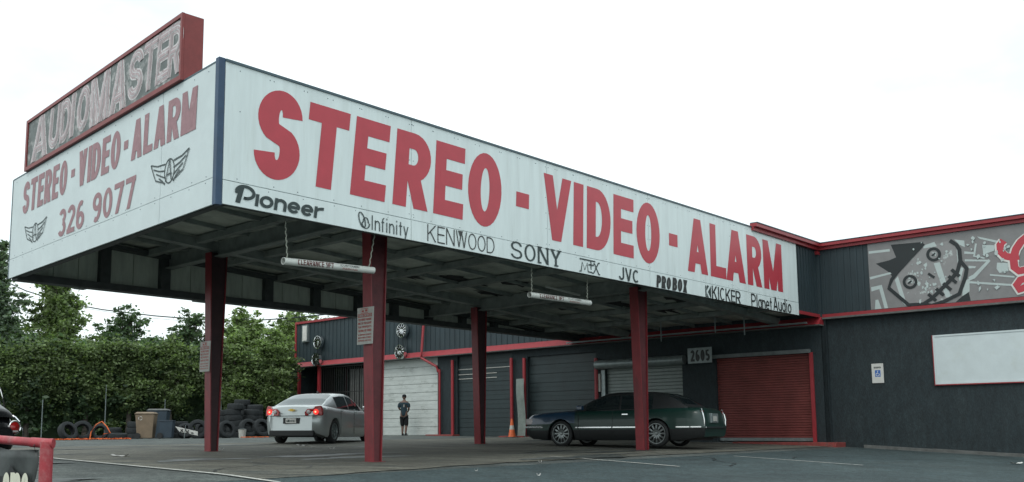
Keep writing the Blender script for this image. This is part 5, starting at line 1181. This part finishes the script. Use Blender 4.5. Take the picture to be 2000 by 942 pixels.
o = mb.build('sheet', M['mesh_panel'], t); so_ = o.modifiers.new('thick', 'SOLIDIFY'); so_.thickness = .008

# ------------------------------------------------------------------ tyres, bins, litter at the back of the yard
def tire_obj(label, pos, tilt=(0, 0, 0), scale=1., dust=0):
    global TIRE
    if 'TIRE' not in globals():
        tm = MB().lathe([(.20, -.10), (.215, -.115), (.29, -.12), (.325, -.10), (.335, -.05), (.335, .05), (.325, .10), (.29, .12), (.215, .115), (.20, .10), (.215, .08), (.29, .06), (.29, -.06), (.215, -.08)], 30, axis='z', close=True)
        grv = MB()
        TIRE = tm.build('tire', M['rubber_dust'], smooth=True); o = TIRE
    else: o = TIRE.copy(); COL.objects.link(o)
    o.location = pos; o.rotation_euler = tilt; o.scale = (scale,) * 3
    tagit(o, label, 'tire', 'discarded tires along the fence'); return o
def tp(x, d, up): q = gat(x, d); return (q.x, q.y, q.z + up)
stacks = [(437, 42.6, 5, 'back tire stack hidden beside the left column'), (470, 43.2, 7, 'tallest rear tire stack in the middle'), (500, 43.0, 6, 'rear tire stack nearest the sedan'), (455, 41.5, 6, 'front stack right of the left column'), (487, 42.0, 5, 'tire stack behind the middle tires'), (512, 41.8, 3, 'low tire stack nearest the silver sedan'), (395, 42.5, 3, 'tire stack left of the left column'), (262, 43, 3, 'tire stack left of the tan bin'), (222, 43.3, 2, 'low tire stack behind the orange loop'), (350, 43.2, 3, 'tire stack behind the fallen board')]
ordn = ['bottom', 'second', 'third', 'fourth', 'fifth', 'sixth', 'seventh']
for x, d, n, nm in stacks:
    for k in range(n):
        q = tp(x + random.uniform(-4, 4), d, .12 + .235 * k)
        tire_obj('%s tire of the %s' % (ordn[k] if k < n - 1 else 'top', nm), q, (random.uniform(-.05, .05), random.uniform(-.05, .05), random.random() * 6), 1.05)
lean = [(132, 39.8, .33, (1.1, .3, .9), 1.15, 'big tire leaning open towards the yard at the far left'), (160, 40.2, .36, (1.35, 0, .6), 1.15, 'tire standing beside the big left tire'), (195, 40.4, .30, (1.2, .2, .2), 1.0, 'tire inside the orange loop'), (232, 40, .12, (.05, .04, 0), 1.0, 'single tire lying flat left of the tan bin'),
        (386, 39.2, .36, (1.45, .0, .25), 1.15, 'upright tire just left of the left column'), (398, 39.8, .34, (1.3, 0, .2), 1.05, 'tire standing behind the upright one at the column'), (442, 39.4, .33, (1.25, .1, .7), 1.1, 'upright tire just right of the left column'),
        (484, 39.6, .38, (1.3, .0, .75), 1.15, 'tire standing behind the white bucket'), (510, 39.8, .38, (1.25, .05, .8), 1.15, 'tire leaning beside the silver sedan bumper'), (362, 40.6, .3, (1.0, .4, 0), 1.0, 'tire half hidden behind the fallen board')]
for x, d, up, tl_, sc, lab in lean: tire_obj(lab, tp(x, d, up), tl_, sc)
def bin_(x, d, w_, h_, mt, label, lid, name='wheeled_bin', lidmt=None):
    q = gat(x, d); t = thing(name, label, 'bin', (q.x, q.y, q.z), radians(6))
    MB().frustum([(-w_ * .40, -w_ * .38, .03), (w_ * .40, -w_ * .38, .03), (w_ * .40, w_ * .42, .03), (-w_ * .40, w_ * .42, .03)], [(-w_ / 2, -w_ / 2, h_), (w_ / 2, -w_ / 2, h_), (w_ / 2, w_ / 2, h_), (-w_ / 2, w_ / 2, h_)]).build('body', M[mt], t, bevel=.02)
    MB().box(-w_ * .53, w_ * .53, -w_ * .53, w_ * .53, h_ + .002, h_ + .03).build('rim', M[mt], t, bevel=.008)
    if lid: MB().frustum([(-w_ * .52, -w_ * .54, h_ + .032), (w_ * .52, -w_ * .54, h_ + .032), (w_ * .52, w_ * .5, h_ + .032), (-w_ * .52, w_ * .5, h_ + .032)], [(-w_ * .42, -w_ * .42, h_ + .09), (w_ * .42, -w_ * .42, h_ + .09), (w_ * .42, w_ * .42, h_ + .09), (-w_ * .42, w_ * .42, h_ + .09)]).build('lid', M[lidmt or mt], t)
    for s in (-1,): MB().lathe([(0, -.03), (.12, -.03), (.12, .03), (0, .03)], 18, (s * w_ * .36, -w_ * .46, .12), 'y').build('wheel', M['rubber'], t)
    return t
tb = bin_(285, 40.2, .74, .98, 'tan_bin', 'tan wheeled trash bin with recycling mark beside the tires', True)
mb = MB(); stroke_mesh(mb, [('C', arc(-.16, .82, .07, .07, 20 + 120 * i, 110 + 120 * i, 8)) for i in range(3)], .022, .022, lambda x, y, lf: (x, -.385 + .06 * (.98 - y) - lf, y)); mb.build('recycling_mark', M['sign_white'], tb)
bin_(325, 40.0, .58, .70, 'grey_bin', 'short slate blue plastic trash can right of the tan bin', False, 'trash_can')
bin_(309, 42.2, .82, 1.15, 'grey_bin', 'dark bin with pale lid standing behind the tan bin', True, lidmt='footing')
q = gat(473, 39.0); t = thing('bucket', 'small white bucket between the tires near the silver sedan', 'bucket', (q.x, q.y, q.z)); MB().lathe([(0, 0), (.13, 0), (.155, .3), (.165, .3), (.165, .33), (.148, .33), (.13, .02)], 20).build('pail', M['sign_dirty'], t, smooth=True)
MB().tube([(.16 * cos(a_), .0 + .02 * sin(a_), .3 + .07 * sin(a_)) for a_ in np.linspace(0, pi, 9)], .006, 5).build('handle', M['galv'], t)
# fallen board
q = gat(363, 38.6); t = thing('fallen_board', 'white printed board lying tilted among the tires', 'board', (q.x, q.y, q.z + .22), 0)
mb = MB(); T0 = [(-.42, .12, .14), (.45, .0, -.02), (.45, .28, -.14), (-.30, .35, -.02)]; P0 = [(-.42, -.02, .26), (.46, -.02, .06), (.46, -.0, -.10), (-.24, -.0, .04)]
mb.frustum(P0, [(x, y + .02, z) for x, y, z in P0]); mb.build('board', M['sign_white'], t)
mb = MB(); stroke_mesh(mb, [('L', -.2, .16, -.1, .05), ('L', -.12, .17, -.22, .05), ('L', .0, .12, .12, .0), ('L', .12, .13, .02, .0), ('B', .2, .0, .3, .04)], .03, .03, lambda x, y, lf: (x, -.024 - lf, y - .02)); mb.build('print', M['black'], t)
MB().tube([(-.05, -.05, -.2), (.0, -.06, .3)], .012, 6).build('stake', M['galv'], t); MB().tube([(-.1, -.05, .3), (.1, -.06, -.05)], .012, 6).build('stake', M['iron'], t)
# orange webbing on the ground and over a tyre
mb = MB(); pts = []
for i in range(60):
    x = 104 + (255 - 104) * i / 59; q = gat(x, 38.2 + .25 * sin(i * .8) + .2 * sin(i * 2.1)); pts.append((q.x, q.y, q.z + .03 + .02 * random.random()))
mb.tube(pts, .028, 6)
pts = [(x_, y_ + .1, z_ + .0) for x_, y_, z_ in [(p_[0], p_[1], p_[2]) for p_ in pts[8:52]]]; mb.tube([(x_ + .1 * sin(i), y_ + .25 * sin(i * .5), z_) for i, (x_, y_, z_) in enumerate(pts)], .022, 6)
o = mb.build('orange_hose', M['orange'], smooth=True); tagit(o, 'orange hose lying along the yard edge at the left', 'hose')
q0 = gat(197, 39.2); mb = MB(); pts = [(q0.x - .42, q0.y, q0.z + .02), (q0.x - .38, q0.y, q0.z + .3), (q0.x - .2, q0.y, q0.z + .58), (q0.x + .02, q0.y, q0.z + .70), (q0.x + .22, q0.y, q0.z + .5), (q0.x + .36, q0.y, q0.z + .26), (q0.x + .1, q0.y, q0.z + .22), (q0.x + .05, q0.y, q0.z + .02)]
mb.tube(pts, .022, 6); o = mb.build('orange_strap', M['orange'], smooth=True); tagit(o, 'orange strap looped up over a tire', 'strap')
mb = MB(); pts = []
for i in range(30): q = gat(470 + 55 * i / 29, 38.6 + .1 * sin(i)); pts.append((q.x, q.y, q.z + .03))
mb.tube(pts, .015, 5); o = mb.build('orange_hose', M['orange']); tagit(o, 'thin orange cord on the ground beside the white bucket', 'cord')
for (x, y, w_, lab) in ((235, 893, .35, 'flat pale paper on the asphalt left of the left column'), (590, 872, .30, 'white paper scrap on the ground behind the silver sedan'), (648, 879, .12, 'small scrap right of the white paper behind the sedan'), (1985, 908, .25, 'white paper scrap by the right wall'), (1055, 906, .06, 'tiny white scrap on the lane in the middle'), (1052, 932, .06, 'tiny white scrap near the bottom edge'), (433, 880, .10, 'small scrap at the foot of the left column'), (930, 923, .05, 'tiny pale fleck on the dark lane left of centre')):
    q = gnd(x, y); mb = MB(); n = 5
    for j in range(n + 1):
        for i in range(n + 1): mb.v.append((w_ * (i / n - .5), w_ * .6 * (j / n - .5), .02 + .015 * random.random() + (.03 if i in (0, n) else 0)))
    for j in range(n):
        for i in range(n): mb.f.append((j * (n + 1) + i, j * (n + 1) + i + 1, (j + 1) * (n + 1) + i + 1, (j + 1) * (n + 1) + i))
    o = mb.build('paper_scrap', M['litter']); o.location = q; o.rotation_euler = (0, 0, random.random() * .4); tagit(o, lab, 'litter', 'paper scraps on the pavement')

# ------------------------------------------------------------------ red rail with banner, bottom left
pr = ray(92, 862); pr = pr * (8.6 / pr[1]); zr_ = pr[2] + ZC
pl_ = ray(-60, 850); pl_ = pl_ * (9.3 / pl_[1])
g = gz(pr[0], pr[1]); rail = thing('pipe_rail', 'weathered red pipe guard rail in the bottom left corner', 'rail', (float(pr[0]), float(pr[1]), g), 0)
dx, dy, dzr = float(pl_[0] - pr[0]), float(pl_[1] - pr[1]), float(pl_[2] - pr[2]); z_ = zr_ - g
MB().tube([(0, 0, -.1), (0, 0, z_ - .01)], .057, 20).build('post', M['rail_red'], rail, smooth=True)
MB().tube([(.06, -.001, z_ - .02), (-.0, 0, z_ - .02), (-.19, -.19 * dy / -dx * -1 if False else .19 * dy / -dx, z_ - .02 + .19 * dzr / -dx)], .045, 18).build('elbow', M['rail_red'], rail, smooth=True)
k_ = 3.2; MB().tube([(-.18, .18 * dy / -dx, z_ - .02 + .18 * dzr / -dx), (dx * k_, dy * k_, z_ - .02 + dzr * k_)], .040, 18).build('top_rail', M['rail_red'], rail, smooth=True)
for f in (1.9, 3.1): gx_, gy_ = dx * f, dy * f; MB().tube([(gx_, gy_, -.15), (gx_, gy_, z_ + dzr * f - .03)], .057, 16).build('post', M['rail_red'], rail, smooth=True)
ban = thing('banner', 'printed black and grey banner with cream lettering hanging from the red rail', 'banner', (float(pr[0]), float(pr[1]), g), atan2(-dy, -dx))
Lr = math.hypot(dx, dy); bx1 = -.155; bx0 = -1.7; n = 16
mb = MB()
zs1 = z_ - .085
for j in range(9):
    for i in range(n + 1):
        x = bx0 + (bx1 - bx0) * i / n + (.018 * sin(j * .9) if i == n else 0); mb.v.append((x, .02 * sin(i * .9 + j * .4), zs1 - x * dzr / Lr - .62 * j / 8 - .01 * (1 - cos(i * pi / 4))))
for j in range(8):
    for i in range(n): mb.f.append((j * (n + 1) + i, (j + 1) * (n + 1) + i, (j + 1) * (n + 1) + i + 1, j * (n + 1) + i + 1))
o = mb.build('cloth', M['banner'], ban, smooth=True); sl = o.modifiers.new('thick', 'SOLIDIFY'); sl.thickness = .004
MB().tube([(-.16, 0, z_ - .10), (-.12, -.05, z_ - .04), (-.13, 0, z_ + .02)], .005, 5).build('tie', M['iron'], ban)
mb = MB(); k2 = 22; top_ = [(-1.6 + 1.42 * i / k2, z_ - .30 + .05 * sin(i * .8) + .04 * sin(i * 2.3)) for i in range(k2 + 1)]
for i in range(k2): mb.add([(top_[i][0], -.027, z_ - .68), (top_[i + 1][0], -.027, z_ - .68), (top_[i + 1][0], -.027, top_[i + 1][1]), (top_[i][0], -.027, top_[i][1])], [(0, 1, 2, 3)])
mb.build('black_print', M['black'], ban)
text(MB(), 'ome', -.60, -.205, z_ - .485, z_ - .20, lambda x, y, lf: (x, -.035 - lf, y), .20, .14, gap=.10).build('lettering', M['cream'], ban)

# ------------------------------------------------------------------ trees, hedge, fence
def leaves(name, mt, parent, clumps, n, size, flat=.0):
    """clumps: list of (x,y,z,rx,ry,rz)"""
    C_ = np.array(clumps); vol = (C_[:, 3] * C_[:, 4] * C_[:, 5]) ** .8; pr_ = vol / vol.sum(); idx = rng.choice(len(C_), n, p=pr_)
    d = rng.normal(size=(n, 3)); d /= np.linalg.norm(d, axis=1)[:, None]; rad = np.minimum(np.abs(rng.normal(0, .62, n)) + .08, 1.9)
    pos = C_[idx, :3] + d * C_[idx, 3:] * rad[:, None]
    t1 = rng.normal(size=(n, 3)); t1[:, 2] *= .6; t1 /= np.linalg.norm(t1, axis=1)[:, None]; t2 = np.cross(t1, d + rng.normal(size=(n, 3)) * .6); t2 /= np.linalg.norm(t2, axis=1)[:, None] + 1e-9
    s = size * rng.uniform(.6, 1.4, n)[:, None]
    v = np.empty((n, 4, 3)); v[:, 0] = pos - t1 * s; v[:, 1] = pos - t2 * s * .5; v[:, 2] = pos + t1 * s; v[:, 3] = pos + t2 * s * .5
    me = bpy.data.meshes.new(name); me.vertices.add(n * 4); me.vertices.foreach_set('co', v.ravel()); me.loops.add(n * 4); me.loops.foreach_set('vertex_index', np.arange(n * 4))
    me.polygons.add(n); me.polygons.foreach_set('loop_start', np.arange(n) * 4); me.polygons.foreach_set('loop_total', np.full(n, 4)); me.update(calc_edges=True); me.materials.append(mt)
    o = bpy.data.objects.new(name, me); COL.objects.link(o); o.parent = parent; return o
def tree(x, d, ytop, ybase, wpx, n, mt, label, ncl=26, sparse=.30, size=.13, seed=1, lean_=0.):
    r_ = random.Random(seed); q = gat(x, d); k = d / FPX * .99
    zt = ZC + (845 - ytop) * k; zb_ = ZC + (845 - ybase) * k; w_ = wpx * k / 2; h_ = zt - zb_
    t = thing('tree', label, 'tree', (q.x, q.y, q.z)); zt -= q.z; zb_ -= q.z; cl = []; tr = MB()
    base = Vector((0, 0, -.2)); crown0 = Vector((lean_ * .3, 0, zb_ * .8)); tr.tube([base, crown0 * .5, crown0], .16, 8, r2=.10)
    def env(f): return w_ * (min(1., .35 + 2.2 * f) if f < .3 else 1.) * max(0., 1 - max(0, (f - .45) / .58) ** 1.7) ** .8
    for i in range(ncl):
        f = r_.random() ** .9; th = r_.random() * 2 * pi; rr = env(f) * r_.uniform(.35, 1.12) ** .6 * r_.uniform(.75, 1.08)
        c = Vector((rr * cos(th) + lean_ * f, rr * sin(th) * .85, zb_ + h_ * min(f + r_.uniform(0, .05), 1)))
        root_ = Vector((lean_ * f * .5, 0, zb_ + h_ * max(f - .28, 0) * .9)); mid = root_.lerp(c, .5) + Vector((0, 0, .12))
        tr.tube([root_, mid, c], .035, 5, r2=.008); L_ = (c - root_).length; ns_ = max(3, int(L_ / .45))
        for k in range(ns_):
            u_ = (k + 1.) / ns_; p_ = root_.lerp(c, u_) + Vector((r_.gauss(0, .10), r_.gauss(0, .10), .16 * sin(u_ * pi) + r_.gauss(0, .08))); rc = (w_ * sparse * (1.25 - .75 * u_) + .10) * r_.uniform(.7, 1.2)
            cl.append((p_.x, p_.y, p_.z, rc * 1.2, rc, rc * .62))
    tr.tube([crown0, Vector((lean_ * .6, 0, zb_ + h_ * .8))], .09, 6, r2=.02)
    tr.build('trunk', M['bark'], t); leaves('crown', M[mt], t, cl, n, size)
    return t
tree(-26, 47.5, 505, 790, 120, 20000, 'leaf_d', 'tall dull green tree cut by the left edge', 60, .20, .10, 11)
tree(105, 48, 560, 790, 150, 30000, 'leaf_a', 'full green tree with pointed top under the canopy corner', 80, .18, .10, 22)
tree(222, 49, 612, 780, 165, 16000, 'leaf_c', 'thin open tree between the two fuller trees', 60, .12, .09, 33, .4)
tree(360, 49, 615, 780, 150, 18000, 'leaf_c', 'open branched tree left of the left column', 64, .13, .09, 44, .3)
tree(470, 50, 606, 830, 150, 30000, 'leaf_b', 'bright green tree right of the left column', 80, .18, .10, 55)
tree(556, 53, 622, 840, 130, 28000, 'leaf_b', 'bright green tree against the garage corner', 70, .18, .10, 66)
tree(590, 62, 608, 720, 190, 14000, 'leaf_a', 'distant tree top showing above the garage parapet', 50, .15, .12, 77)
tree(40, 52, 640, 800, 190, 18000, 'leaf_c', 'dark tree filling behind the left hedge', 60, .2, .12, 88)
for i_, (x_, d_, yt_, wp_, n_, mt_, lb_) in enumerate(((455, 46.2, 655, 90, 15000, 'leaf_b', 'bright bushy shrub rising right of the left column'), (530, 46.8, 650, 110, 19000, 'leaf_b', 'large bright shrub reaching the garage corner'), (590, 50.5, 690, 60, 7000, 'leaf_a', 'small shrub at the garage corner'),
        (330, 45.8, 668, 90, 11000, 'leaf_a', 'loose shrub rising left of the left column'), (165, 45.8, 680, 110, 12000, 'leaf_a', 'loose shrub under the pointed tree'), (50, 45.6, 655, 100, 13000, 'leaf_d', 'grey green shrub at the far left of the fence'), (250, 45.8, 690, 90, 10000, 'leaf_a', 'low shrub above the tan bin'))):
    tree(x_, d_, yt_, 800, wp_, n_, mt_, lb_, 40, .2, .085, 130 + i_)
tree(290, 52, 672, 820, 190, 16000, 'leaf_c', 'low dark tree behind the middle of the vine fence', 60, .2, .12, 99)

# vine covered chain-link fence
fp0, fp1 = gat(-60, 45.), gat(560, 47.5)
fence = thing('vine_covered_fence', 'chain-link fence swallowed by dense dark green vines behind the tires', 'fence', fp0, 0)
D = Vector((fp1.x - fp0.x, fp1.y - fp0.y, 0)); LF = D.length; ux, uy = D.x / LF, D.y / LF
cl = []; cl2 = []; r_ = random.Random(5)
for i in range(420):
    s_ = r_.uniform(-.5, LF + .1); zz = r_.random() ** .75 * 4.0; bulge = .55 * min(1, max(0, (zz - 1.2) / 1.6)); rr = r_.uniform(.18, .55)
    (cl if zz > 1.7 or r_.random() < .22 else cl2).append((ux * s_, uy * s_ - bulge + r_.uniform(-.25, .5) + (.35 if zz < 1.5 else 0), .2 + zz, rr * 1.2, rr * .7, rr * .7))  # low clumps mostly get the darker leaf colour, painting in the hedge's shade
for i in range(150):
    s_ = LF * i / 149; cl.append((ux * s_ + r_.uniform(-.2, .2), uy * s_ + r_.uniform(-.6, .5), 3.6 + .35 * sin(i * .23) + .25 * sin(i * .71) + r_.uniform(-.7, .3), r_.uniform(.25, .6), .4, r_.uniform(.15, .35)))
leaves('vines', M['leaf_a'], fence, cl, 75000, .075)
cl2 += [(x, y + .45, z, a_ * 1.1, b_, c_ * 1.1) for x, y, z, a_, b_, c_ in cl]; leaves('vines', M['leaf_c'], fence, cl2, 45000, .12)  # dark green on the low and inner leaves stands for shade
for i in range(5): 
    s_ = LF * (i + 1.2) / 5.4; MB().tube([(ux * s_, uy * s_ - .75, -.1), (ux * s_, uy * s_ - .75, 2.4 if i % 2 else 1.8)], .02, 8).build('fence_post', M['galv'], fence, smooth=True)
MB().box(0, 0.01, 0, .01, 0, .01) 
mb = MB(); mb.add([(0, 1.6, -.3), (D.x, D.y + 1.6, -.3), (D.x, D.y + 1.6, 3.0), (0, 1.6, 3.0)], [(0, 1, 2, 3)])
o = mb.build('painted_shade_sheet', M['leaf_c'], fence); sl = o.modifiers.new('thick', 'SOLIDIFY'); sl.thickness = .03  # dark sheet added behind the vines, standing for the shade inside them
# far woods beyond
wood = MB(); cl = []
for i in range(90):
    x = -70 + 75 * r_.random(); cl.append((x, 62 + r_.uniform(-3, 8), ZC + r_.uniform(-.5, 3.2), r_.uniform(1, 2.2), 1.2, r_.uniform(.8, 1.6)))
o = leaves('far_woodland', M['leaf_c'], None, cl, 26000, .28); tagit(o, 'distant dark green woodland beyond the fence', 'woodland', kind='stuff')
# overhead cables
def cable(pts, r, label):
    mb = MB(); P3 = []
    for x, y in pts: d = ray(x, y); d = d * (52 / d[1]); P3.append((d[0], d[1], d[2] + ZC))
    mb.tube(P3, r, 6); o = mb.build('power_line', M['cable'], smooth=True); tagit(o, label, 'cable')
cable([(-60, 520), (0, 545), (50, 568), (100, 584), (150, 596), (200, 605), (250, 611), (300, 617), (350, 621), (400, 625), (450, 627), (500, 626), (560, 622), (640, 614), (760, 598), (900, 575)], .035, 'thick sagging black cable across the sky under the canopy')
cable([(-60, 545), (40, 577), (100, 592), (200, 608), (300, 622), (400, 631), (600, 628), (760, 612)], .010, 'thin pale cable just below the thick one')
